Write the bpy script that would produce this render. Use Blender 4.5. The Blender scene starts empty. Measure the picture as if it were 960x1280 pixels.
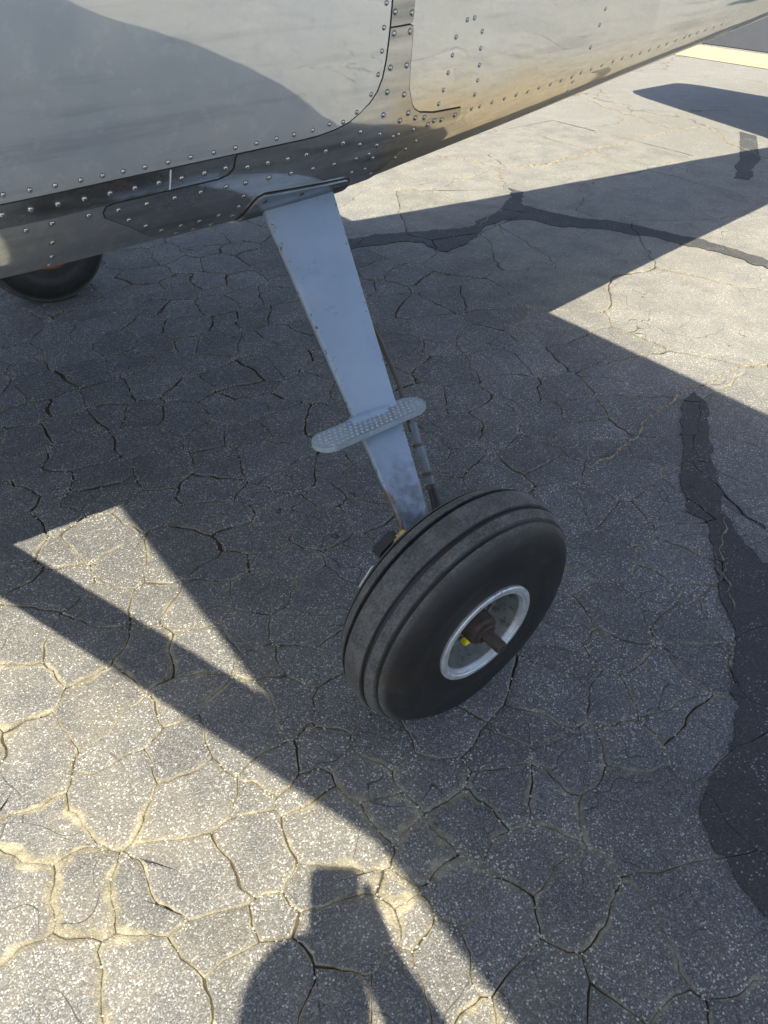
import bpy, bmesh, math, random
import numpy as np
from mathutils import Vector, Matrix, noise
from mathutils.geometry import delaunay_2d_cdt

# ------------------------------------------------------------------ camera, sky, sun, exposure
scene = bpy.context.scene
COL = scene.collection
PITCH, YAW, CAM_H = math.radians(38.8), math.radians(36.6), 1.145
HEAD = Vector((math.sin(YAW), math.cos(YAW), 0))          # horizontal heading of the view
RIGHT = Vector((math.cos(YAW), -math.sin(YAW), 0))
FWD = HEAD * math.cos(PITCH) - Vector((0, 0, math.sin(PITCH)))
UPV = HEAD * math.sin(PITCH) + Vector((0, 0, math.cos(PITCH)))
cam_d = bpy.data.cameras.new('camera')
cam = bpy.data.objects.new('camera', cam_d)
COL.objects.link(cam)
cam_d.sensor_fit = 'VERTICAL'
cam_d.sensor_height = 36.0
cam_d.lens = 961 / 1280 * 36.0
cam_d.clip_start, cam_d.clip_end = 0.02, 600
m = Matrix.Identity(4)
for r in range(3):
    m[r][0], m[r][1], m[r][2] = RIGHT[r], UPV[r], -FWD[r]
m[0][3], m[1][3], m[2][3] = 0, 0, CAM_H
cam.matrix_world = m
scene.camera = cam

SUN_DIR = Vector((0.236, 0.422, -1.0)).normalized()       # the way the light travels
SUN_EL = math.asin(-SUN_DIR.z)
SUN_AZ = math.atan2(-SUN_DIR.x, -SUN_DIR.y)
world = bpy.data.worlds.new('World')
scene.world = world
world.use_nodes = True
wn = world.node_tree
bg = wn.nodes['Background']
sky = wn.nodes.new('ShaderNodeTexSky')
sky.sky_type = 'NISHITA'
sky.sun_disc = False
sky.sun_elevation = SUN_EL
sky.sun_rotation = SUN_AZ
sky.air_density, sky.dust_density, sky.ozone_density = 1.0, 1.2, 1.0
wn.links.new(sky.outputs[0], bg.inputs[0])
bg.inputs[1].default_value = 0.108
sun_d = bpy.data.lights.new('sun', 'SUN')
sun_d.energy = 4.2
sun_d.angle = math.radians(0.53)
sun_d.color = (1.0, 0.955, 0.785)
sun = bpy.data.objects.new('sun', sun_d)
COL.objects.link(sun)
sun.rotation_euler = SUN_DIR.to_track_quat('-Z', 'Y').to_euler()
sun.location = (0, 0, 12)
vs = scene.view_settings
vs.view_transform, vs.look, vs.exposure, vs.gamma = 'Standard', 'None', 1.5, 1.0
vs.use_curve_mapping = False
scene.render.engine = 'CYCLES'
scene.cycles.max_bounces = 6
scene.cycles.glossy_bounces = 4
scene.cycles.diffuse_bounces = 2
scene.cycles.use_adaptive_sampling = True
scene.cycles.adaptive_threshold = 0.015
scene.cycles.use_denoising = True

RNG = random.Random(7)

# ------------------------------------------------------------------ node helpers
class NT:
    def __init__(self, name):
        self.mat = bpy.data.materials.new(name)
        self.mat.use_nodes = True
        self.t = self.mat.node_tree
        self.bsdf = self.t.nodes['Principled BSDF']
        self.out = self.t.nodes['Material Output']
    def n(self, typ, **kw):
        nd = self.t.nodes.new(typ)
        for k, v in kw.items():
            if k in nd.inputs.keys():
                nd.inputs[k].default_value = v
            else:
                setattr(nd, k, v)
        return nd
    def l(self, a, b): self.t.links.new(a, b)
    def pos(self): return self.n('ShaderNodeNewGeometry').outputs['Position']
    def objco(self): return self.n('ShaderNodeTexCoord').outputs['Object']
    def noise(self, co, scale, detail=3.0, rough=0.5, dist=0.0):
        nd = self.n('ShaderNodeTexNoise', Scale=scale, Detail=detail, Roughness=rough, Distortion=dist)
        if co is not None: self.l(co, nd.inputs['Vector'])
        return nd
    def vor(self, co, scale, feature='F1', rnd=1.0):
        nd = self.n('ShaderNodeTexVoronoi', feature=feature, Scale=scale, Randomness=rnd)
        self.l(co, nd.inputs['Vector'])
        return nd
    def ramp(self, fac, stops, interp='LINEAR'):
        nd = self.n('ShaderNodeValToRGB')
        cr = nd.color_ramp
        cr.interpolation = interp
        while len(cr.elements) < len(stops): cr.elements.new(0.5)
        for e, (p, c) in zip(cr.elements, stops):
            e.position = p
            e.color = (c, c, c, 1) if isinstance(c, (int, float)) else (*c, 1)
        self.l(fac, nd.inputs[0])
        return nd.outputs[0]
    def math(self, op, a, b=None, clamp=False):
        nd = self.n('ShaderNodeMath', operation=op, use_clamp=clamp)
        for i, v in enumerate((a, b)):
            if v is None: continue
            if isinstance(v, (int, float)): nd.inputs[i].default_value = v
            else: self.l(v, nd.inputs[i])
        return nd.outputs[0]
    def mapr(self, v, a, b, c, d, smooth=True):
        nd = self.n('ShaderNodeMapRange', interpolation_type='SMOOTHSTEP' if smooth else 'LINEAR')
        self.l(v, nd.inputs[0])
        for i, x in enumerate((a, b, c, d)): nd.inputs[i + 1].default_value = x
        return nd.outputs[0]
    def mix(self, fac, a, b, mode='MIX'):
        nd = self.n('ShaderNodeMix', data_type='RGBA', blend_type=mode)
        for i, v in ((0, fac), (6, a), (7, b)):
            if isinstance(v, (int, float)): nd.inputs[i].default_value = v if i == 0 else (v, v, v, 1)
            elif isinstance(v, tuple): nd.inputs[i].default_value = (*v, 1)
            else: self.l(v, nd.inputs[i])
        return nd.outputs[2]
    def bump(self, h, strength, dist, normal=None):
        nd = self.n('ShaderNodeBump', Strength=strength, Distance=dist)
        self.l(h, nd.inputs['Height'])
        if normal is not None: self.l(normal, nd.inputs['Normal'])
        return nd.outputs[0]
    def attr(self, name): return self.n('ShaderNodeAttribute', attribute_name=name)
    def set(self, **kw):
        for k, v in kw.items():
            s = self.bsdf.inputs[k.replace('_', ' ')]
            if isinstance(v, (int, float)): s.default_value = v
            elif isinstance(v, tuple): s.default_value = (*v, 1)
            else: self.l(v, s)

# ------------------------------------------------------------------ materials
def mat_asphalt(name, slab, tar=False):
    M = NT(name)
    p = M.pos()
    def noise(scale, detail=2.0, rough=.5):
        nd = M.n('ShaderNodeTexNoise', noise_dimensions='2D', Scale=scale, Detail=detail, Roughness=rough)
        M.l(p, nd.inputs['Vector']); return nd.outputs[0]
    def vor(scale, feature='F1', co=None):
        nd = M.n('ShaderNodeTexVoronoi', voronoi_dimensions='2D', feature=feature, Scale=scale)
        M.l(co or p, nd.inputs['Vector']); return nd
    def lay(v, fac, add=None):
        return M.math('MULTIPLY', v, fac) if add is None else M.math('MULTIPLY_ADD', v, fac)
    v1, v2 = vor(280), vor(540)
    r1 = M.n('ShaderNodeSeparateColor'); M.l(v1.outputs['Color'], r1.inputs[0])
    r2 = M.n('ShaderNodeSeparateColor'); M.l(v2.outputs['Color'], r2.inputs[0])
    patchy = noise(8, 3, .62)
    bias = M.mapr(patchy, .3, .7, -.07, .07)
    s1 = M.math('ADD', r1.outputs[0], bias)
    if tar:
        stone = M.ramp(s1, [(0, .040), (.80, .053), (.95, .080), (1, .26)])
        fine = M.ramp(r2.outputs[1], [(0, .036), (.7, .058), (1, .095)])
    else:
        stone = M.ramp(s1, [(0, .074), (.50, .104), (.76, .140), (.89, .195), (.955, .31), (1, .50)])
        fine = M.ramp(r2.outputs[1], [(0, .056), (.45, .098), (.8, .145), (1, .30)])
    keep = M.mapr(v1.outputs['Distance'], .28, .50, 1, 0)
    c = M.mix(keep, fine, stone)
    c = M.mix(1.0, c, M.ramp(r1.outputs[2], [(0, (1.0, .98, 1.0)), (.5, (1.01, .985, .98)), (1, (1.08, .985, .90))]), 'MULTIPLY')
    c = M.mix(1.0, c, M.ramp(noise(1.1, 2), [(.25, .86), (.75, 1.14)]), 'MULTIPLY')
    hgt = M.math('ADD', M.math('MULTIPLY', v1.outputs['Distance'], -.7), M.math('MULTIPLY', v2.outputs['Distance'], -.5))
    if slab or tar:
        e = M.attr('edge').outputs['Fac']
        sandy = M.attr('sand').outputs['Fac']
        tone = M.attr('tone').outputs['Fac']
        c = M.mix(1.0, c, M.ramp(tone, [(0, .88), (.5, 1.0), (1, 1.12)]), 'MULTIPLY')
        en = noise(24, 3, .68)
        lim = M.math('MULTIPLY', sandy, M.mapr(noise(3.8, 2), .40, .63, .06, 1.15))
        ee = M.math('SUBTRACT', e, M.math('MULTIPLY', M.math('SUBTRACT', en, .5), M.math('MULTIPLY', lim, .036)))
        g = noise(330, 2, .6)
        k = M.math('DIVIDE', ee, M.math('ADD', M.math('MULTIPLY', lim, .0125), .0016))
        k = M.math('ADD', k, M.math('MULTIPLY', M.math('SUBTRACT', g, .5), 2.2))
        sm = M.mapr(k, .55, 1.15, 1, 0)
        film = M.math('MULTIPLY', M.math('MULTIPLY', sandy, .36), M.mapr(patchy, .30, .70, .15, 1))
        c = M.mix(film, c, (.25, .215, .155))
        sx = M.n('ShaderNodeSeparateXYZ'); M.l(p, sx.inputs[0])
        c = M.mix(M.math('MULTIPLY', M.math('MAXIMUM', M.mapr(sx.outputs[0], 1.7, 2.3, 0, .0 if tar else .36), M.mapr(sx.outputs[1], 2.8, 3.7, 0, .0 if tar else .30)), M.mapr(patchy, .3, .6, .6, 1)), c, (.265, .24, .19))
        hw = M.n('ShaderNodeVectorMath', operation='MULTIPLY_ADD')
        nd = M.n('ShaderNodeTexNoise', noise_dimensions='2D', Scale=9.0, Detail=1.0)
        M.l(p, nd.inputs['Vector'])
        M.l(nd.outputs['Color'], hw.inputs[0]); hw.inputs[1].default_value = (.16,) * 3; M.l(p, hw.inputs[2])
        hv = vor(8.0, 'DISTANCE_TO_EDGE', hw.outputs[0])
        hair = M.math('MULTIPLY', M.mapr(hv.outputs[0], .003, .012, 1, 0), M.mapr(noise(3.3, 2), .46, .60, 0, .8))
        c = M.mix(hair, c, (.035, .033, .03))
        sandc = M.ramp(M.math('ADD', M.math('MULTIPLY', en, .6), M.math('MULTIPLY', g, .4)), [(.36, (.11, .092, .062)), (.5, (.215, .186, .125)), (.64, (.33, .29, .205))])
        sm2 = M.math('MULTIPLY', sm, M.math('ADD', M.math('MULTIPLY', sandy, .65), .28), True)
        if tar: sm2 = M.math('MULTIPLY', sm2, .4)
        c = M.mix(sm2, c, sandc)
    else:
        hw = M.n('ShaderNodeVectorMath', operation='MULTIPLY_ADD')
        nd = M.n('ShaderNodeTexNoise', noise_dimensions='2D', Scale=2.2, Detail=4.0)
        M.l(p, nd.inputs['Vector'])
        M.l(nd.outputs['Color'], hw.inputs[0]); hw.inputs[1].default_value = (.6,) * 3; M.l(p, hw.inputs[2])
        hv = vor(.8, 'DISTANCE_TO_EDGE', hw.outputs[0])
        hair = M.mapr(hv.outputs[0], .003, .009, 1, 0)
        sandl = M.mapr(hv.outputs[0], .006, .02, 1, 0)
        sx = M.n('ShaderNodeSeparateXYZ'); M.l(p, sx.inputs[0])
        c = M.mix(M.math('MAXIMUM', M.mapr(sx.outputs[0], 1.7, 2.3, .06, .33), M.mapr(sx.outputs[1], 2.8, 3.7, 0, .30)), c, (.265, .24, .19))
        c = M.mix(M.math('MULTIPLY', sandl, M.mapr(patchy, .45, .6, 0, .6)), c, (.26, .215, .145))
        c = M.mix(M.math('MULTIPLY', hair, .6), c, (.05, .045, .04))
    M.set(Base_Color=c, Roughness=.78 if tar else .88, Specular_IOR_Level=.15 if tar else .2)
    M.l(M.bump(hgt, .3 if tar else .6, .0022), M.bsdf.inputs['Normal'])
    return M.mat

def mat_plain(name, col, rough=.6, metal=0.0, var=.25, scale=25, bump=0.0, bscale=120, spec=.5, col2=None, thr=(.55, .68)):
    M = NT(name)
    p = M.pos()
    n1 = M.noise(p, scale, 4, .6).outputs[0]
    c = M.mix(1.0, col, M.ramp(n1, [(.2, 1 - var), (.8, 1 + var)]), 'MULTIPLY')
    if col2 is not None:
        c = M.mix(M.mapr(M.noise(p, scale * 1.7, 5, .7).outputs[0], thr[0], thr[1], 0, 1), c, col2)
    M.set(Base_Color=c, Metallic=metal, Roughness=M.mapr(n1, .2, .8, max(rough - .12, .02), min(rough + .12, 1)), Specular_IOR_Level=spec)
    if bump: M.l(M.bump(M.noise(p, bscale, 4, .6).outputs[0], bump, .002), M.bsdf.inputs['Normal'])
    return M.mat

def mat_aluminium(name, dull=.0, seed=0.0, wavy=1.0, haze=.26, rough=(.006, .03), dark=1.0):
    """old polished sheet: a clear mirror lobe under a hazy oxide lobe, gentle oil-canning, streaks and spots"""
    M = NT(name)
    p = M.pos()
    mp = M.n('ShaderNodeMapping'); M.l(p, mp.inputs[0]); mp.inputs['Location'].default_value = (seed, seed * .7, seed * .3)
    p = mp.outputs[0]
    st = M.n('ShaderNodeMapping'); M.l(p, st.inputs[0]); st.inputs['Scale'].default_value = (2.0, 6, 26)
    streak = M.noise(st.outputs[0], 1.4, 5, .6).outputs[0]
    spots = M.noise(p, 34, 5, .7).outputs[0]
    cloud = M.noise(p, 4.2, 4, .6).outputs[0]
    col = M.ramp(cloud, [(.25, (.66, .69, .72)), (.5, (.735, .745, .735)), (.75, (.79, .77, .725))])
    col = M.mix(M.mapr(spots, .58, .75, 0, .25), col, (.50, .50, .49))
    col = M.mix(M.mapr(streak, .52, .70, 0, .42), col, (.46, .465, .475))
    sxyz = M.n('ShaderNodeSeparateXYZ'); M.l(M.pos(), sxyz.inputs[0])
    painted_reflection = M.math('MULTIPLY', M.math('MULTIPLY', M.mapr(sxyz.outputs[0], .90, .96, 0, 1), M.mapr(sxyz.outputs[0], 1.2, 2.2, 1, .25)), M.mapr(M.math('ADD', sxyz.outputs[2], M.math('MULTIPLY', cloud, .12)), .86, .98, .85, 0))  # sunlit ground's tan reflection painted into the lower aft skin colour
    col = M.mix(painted_reflection, col, (.80, .67, .46))
    if dark < 1: col = M.mix(1.0, col, M.ramp(streak, [(.3, 1.0), (.5, dark), (.7, dark * .75)]), 'MULTIPLY')
    lo = M.noise(p, 3.0, 1, .4).outputs[0]
    mid = M.noise(p, 12, 1, .4).outputs[0]
    b1 = M.bump(lo, .10 * wavy, .05)
    b2 = M.bump(mid, .06 * wavy, .006, b1)
    g1 = M.n('ShaderNodeBsdfAnisotropic', distribution='GGX'); g2 = M.n('ShaderNodeBsdfAnisotropic', distribution='GGX')
    M.l(col, g1.inputs['Color']); M.l(M.mix(1.0, col, (1.02, 1.06, 1.13), 'MULTIPLY'), g2.inputs['Color'])
    M.l(M.mapr(streak, .3, .7, rough[0] + dull * .15, rough[1] + dull * .25), g1.inputs['Roughness'])
    g2.inputs['Roughness'].default_value = .55
    M.l(b2, g1.inputs['Normal'])
    mx = M.n('ShaderNodeMixShader')
    M.l(M.math('ADD', M.mapr(cloud, .3, .7, haze + dull, haze + .10 + dull), M.mapr(spots, .5, .75, 0, .12)), mx.inputs[0])
    M.l(g1.outputs[0], mx.inputs[1]); M.l(g2.outputs[0], mx.inputs[2])
    M.l(mx.outputs[0], M.out.inputs['Surface'])
    return M.mat

def mat_leg_paint():
    M = NT('grey_gear_paint')
    p = M.pos()
    e = M.attr('edge').outputs['Fac']
    n1 = M.noise(p, 9, 4, .6).outputs[0]
    c = M.ramp(n1, [(.3, (.205, .26, .335)), (.7, (.265, .315, .39))])
    chipn = M.noise(p, 95, 5, .7).outputs[0]
    chip = M.mapr(M.math('ADD', chipn, M.math('MULTIPLY', e, .13)), .71, .735, 0, 1)
    c = M.mix(chip, c, M.ramp(M.noise(p, 60, 3).outputs[0], [(.35, (.05, .042, .038)), (.55, (.11, .07, .05)), (.7, (.16, .14, .13))]))
    low = M.attr('rust').outputs['Fac']
    rust = M.mapr(M.math('ADD', M.noise(p, 38, 5, .7).outputs[0], M.math('MULTIPLY', M.math('MULTIPLY', low, e), .62)), .80, .92, 0, .95)
    c = M.mix(rust, c, (.16, .075, .035))
    grime = M.math('MULTIPLY', M.mapr(M.math('ADD', M.noise(p, 30, 4, .65).outputs[0], M.math('MULTIPLY', low, .3)), .55, .85, 0, .75), M.mapr(low, 0, .6, .06, 1))
    c = M.mix(grime, c, (.10, .09, .08))
    M.set(Base_Color=c, Roughness=M.mapr(n1, .3, .7, .26, .42), Specular_IOR_Level=.6)
    h = M.math('SUBTRACT', M.math('MULTIPLY', M.noise(p, 60, 3).outputs[0], .3), chip)
    M.l(M.bump(h, .3, .0012), M.bsdf.inputs['Normal'])
    return M.mat

def mat_rubber(name, dusty):
    M = NT(name)
    p = M.pos()
    n1 = M.noise(p, 16, 5, .65).outputs[0]
    n2 = M.noise(p, 260, 4, .7).outputs[0]
    tr = M.attr('tread').outputs['Fac']
    base = M.ramp(n1, [(.3, (.0135, .013, .013)), (.65, (.023, .021, .02))])
    brown = M.mapr(M.noise(p, 7, 4, .6).outputs[0], .52, .72, 0, .7)
    base = M.mix(brown, base, (.043, .029, .02))
    dust = M.mix(M.mapr(M.math('ADD', M.math('MULTIPLY', n2, .55), M.math('MULTIPLY', M.noise(p, 30, 4, .7).outputs[0], .45)), .35, .68, 0, 1), (.072, .071, .067), (.145, .138, .125))
    f = M.math('MULTIPLY', tr, M.mapr(M.math('ADD', n1, M.math('MULTIPLY', n2, .5)), .50, .95, .35, 1.0), True)
    f = M.math('MAXIMUM', f, M.mapr(M.noise(p, 34, 5, .7).outputs[0], .54, .72, 0, .22))
    c = M.mix(M.math('MULTIPLY', f, dusty), base, dust)
    v = M.vor(p, 700).outputs['Distance']
    M.set(Base_Color=c, Roughness=M.mix(tr, .52, .82), Specular_IOR_Level=.4)
    M.l(M.bump(M.math('ADD', n2, M.math('MULTIPLY', v, .5)), .16, .0012), M.bsdf.inputs['Normal'])
    return M.mat

ASPH_SLAB = mat_asphalt('asphalt_slab', True)
ASPH_FAR = mat_asphalt('asphalt_sheet', False)
ASPH_TAR = mat_asphalt('tar_seal', False, True)
SANDFILL = mat_plain('joint_sand', (.062, .052, .040), .95, var=.5, scale=60, bump=.9, bscale=300, spec=.1)
SANDLINE = mat_plain('crack_sand', (.25, .205, .14), .95, var=.6, scale=90, bump=1.0, bscale=260, spec=.1, col2=(.085, .07, .055), thr=(.47, .58))
CREAM = mat_plain('worn_yellow_paint', (.33, .265, .15), .8, var=.2, scale=6, bump=.4, col2=(.34, .29, .20), thr=(.52, .7))
FAR_DARK = mat_plain('far_dark_ground', (.030, .029, .029), .9, var=.4, scale=14, bump=.6, bscale=150)
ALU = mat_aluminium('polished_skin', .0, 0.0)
ALU_DOOR = mat_aluminium('polished_door', .0, 3.7, .45, .47)
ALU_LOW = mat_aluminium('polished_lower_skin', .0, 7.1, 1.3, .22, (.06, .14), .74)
ALU_SILL = mat_aluminium('grimy_sill', .0, 17.1, 1.0, .16, (.05, .14), .68)
ALU_PLATE = mat_aluminium('fairing_metal', .0, 23.1, 1.0, .35, (.12, .22), .66)
ALU_DULL = mat_aluminium('dull_plate', .18, 11.3)
RIVET = mat_plain('rivet_metal', (.50, .505, .51), .28, 1.0, var=.3, scale=300)
RIVET_RING = mat_plain('rivet_dimple_shade', (.20, .20, .20), .45, .9, var=.5, scale=120)  # shade of the dimple round each head, painted as a darker flat ring
BOLT_DARK = mat_plain('dark_screw', (.10, .085, .075), .5, .7, var=.4, scale=200)
GAP = mat_plain('dark_joint', (.012, .012, .013), .8)
SEALANT = mat_plain('white_sealant', (.55, .56, .55), .6, var=.2)
PAINT = mat_leg_paint()
DIMPLEM = mat_plain('worn_step_metal', (.36, .39, .42), .4, .4, var=.3, scale=120)
STEPM = mat_plain('grey_step_paint', (.24, .275, .31), .42, var=.2, scale=40, bump=.25, bscale=200, col2=(.33, .36, .39), thr=(.55, .65))
RUBBER = mat_rubber('tyre_rubber', 1.0)
RIMM = mat_plain('wheel_alloy', (.50, .51, .52), .42, .5, var=.25, scale=60, bump=.25, bscale=250, col2=(.16, .155, .15), thr=(.60, .66))
WEBM = mat_plain('wheel_web', (.17, .175, .165), .6, .25, var=.4, scale=40, bump=.3, col2=(.06, .058, .05), thr=(.52, .68))
RUSTM = mat_plain('rusty_steel', (.062, .046, .038), .7, .35, var=.5, scale=70, bump=.5, bscale=300, col2=(.11, .065, .042), thr=(.5, .68))
RUSTDISC = mat_plain('rusty_disc', (.20, .085, .045), .65, .4, var=.3, scale=30)
YELLOW = mat_plain('yellow_plastic', (.80, .66, .015), .5, var=.12)
OLDYEL = mat_plain('old_yellow_paint', (.48, .36, .10), .6, var=.3, col2=(.15, .12, .07))
HOSEM = mat_plain('grey_hose', (.13, .15, .175), .5, var=.3, scale=80, bump=.2)
BLACKP = mat_plain('black_part', (.02, .02, .02), .55, var=.4, bump=.2)
WHITEP = mat_plain('white_paint', (.66, .67, .67), .4, var=.1)
GREENP = mat_plain('green_mark', (.03, .12, .05), .6)
PEBBLE = mat_plain('pebble', (.36, .33, .28), .85, var=.5, scale=200)
LEAFM = mat_plain('dry_debris', (.15, .09, .055), .9, var=.5, scale=150)

def mat_glass():
    M = NT('cabin_glass')
    M.set(Base_Color=(.05, .06, .06), Roughness=.05, Specular_IOR_Level=.6)
    return M.mat
GLASS = mat_glass()

# ------------------------------------------------------------------ mesh helpers
def link(name, me, mat=None, parent=None, **props):
    o = bpy.data.objects.new(name, me)
    COL.objects.link(o)
    if mat is not None and me is not None and not me.materials: me.materials.append(mat)
    if parent is not None: o.parent = parent
    for k, v in props.items(): o[k] = v
    return o
def empty(name, parent=None, loc=(0, 0, 0), **props):
    o = bpy.data.objects.new(name, None)
    COL.objects.link(o)
    o.location = loc
    o.empty_display_size = .1
    if parent is not None: o.parent = parent
    for k, v in props.items(): o[k] = v
    return o
def mesh(name, verts, faces, smooth=False, attrs=None):
    me = bpy.data.meshes.new(name)
    me.from_pydata([tuple(v) for v in verts], [], faces)
    if attrs:
        for k, vals in attrs.items():
            a = me.attributes.new(k, 'FLOAT', 'POINT')
            a.data.foreach_set('value', np.asarray(vals, dtype=np.float32))
    if smooth: me.polygons.foreach_set('use_smooth', [True] * len(me.polygons))
    me.update()
    return me
def autosmooth(me, deg=35):
    me.polygons.foreach_set('use_smooth', [True] * len(me.polygons))
    me.set_sharp_from_angle(angle=math.radians(deg))
def from_bm(name, bm, deg=35):
    bmesh.ops.recalc_face_normals(bm, faces=bm.faces)
    me = bpy.data.meshes.new(name)
    bm.to_mesh(me)
    bm.free()
    if deg: autosmooth(me, deg)
    return me
def frame_to(a):
    """matrix whose local Z is direction a"""
    return Vector(a).to_track_quat('Z', 'Y').to_matrix().to_4x4()
def lathe(name, prof, n=96, closed=True, attr=None, deg=35):
    """profile of (axial, radius) round local Z"""
    vs, fs, at = [], [], []
    k = len(prof)
    for i in range(n):
        t = 2 * math.pi * i / n
        for j, (a, r) in enumerate(prof):
            vs.append((r * math.cos(t), r * math.sin(t), a))
            if attr: at.append(attr[j])
    for i in range(n):
        for j in range(k if closed else k - 1):
            j2 = (j + 1) % k
            i2 = (i + 1) % n
            fs.append((i * k + j, i2 * k + j, i2 * k + j2, i * k + j2))
    me = mesh(name, vs, fs, attrs={'tread': at} if attr else None)
    autosmooth(me, deg)
    return me
def tube(name, pts, rad, n=10, cap=True):
    pts = [Vector(p) for p in pts]
    vs, fs = [], []
    for i, p in enumerate(pts):
        d = (pts[min(i + 1, len(pts) - 1)] - pts[max(i - 1, 0)]).normalized()
        q = frame_to(d).to_3x3()
        r = rad[i] if isinstance(rad, (list, tuple)) else rad
        for j in range(n):
            t = 2 * math.pi * j / n
            vs.append(p + q @ Vector((r * math.cos(t), r * math.sin(t), 0)))
    for i in range(len(pts) - 1):
        for j in range(n):
            fs.append((i * n + j, i * n + (j + 1) % n, (i + 1) * n + (j + 1) % n, (i + 1) * n + j))
    if cap:
        fs.append(tuple(range(n))[::-1])
        fs.append(tuple(range((len(pts) - 1) * n, len(pts) * n)))
    me = mesh(name, vs, fs)
    autosmooth(me, 40)
    return me
def bevel_box(name, size, loc=(0, 0, 0), rot=None, bev=.002, seg=2):
    bm = bmesh.new()
    bmesh.ops.create_cube(bm, size=1)
    bmesh.ops.scale(bm, verts=bm.verts, vec=size)
    bmesh.ops.bevel(bm, geom=bm.edges[:], offset=bev, segments=seg, affect='EDGES')
    if rot is not None: bmesh.ops.transform(bm, matrix=rot, verts=bm.verts)
    bmesh.ops.translate(bm, verts=bm.verts, vec=loc)
    return from_bm(name, bm)
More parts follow.
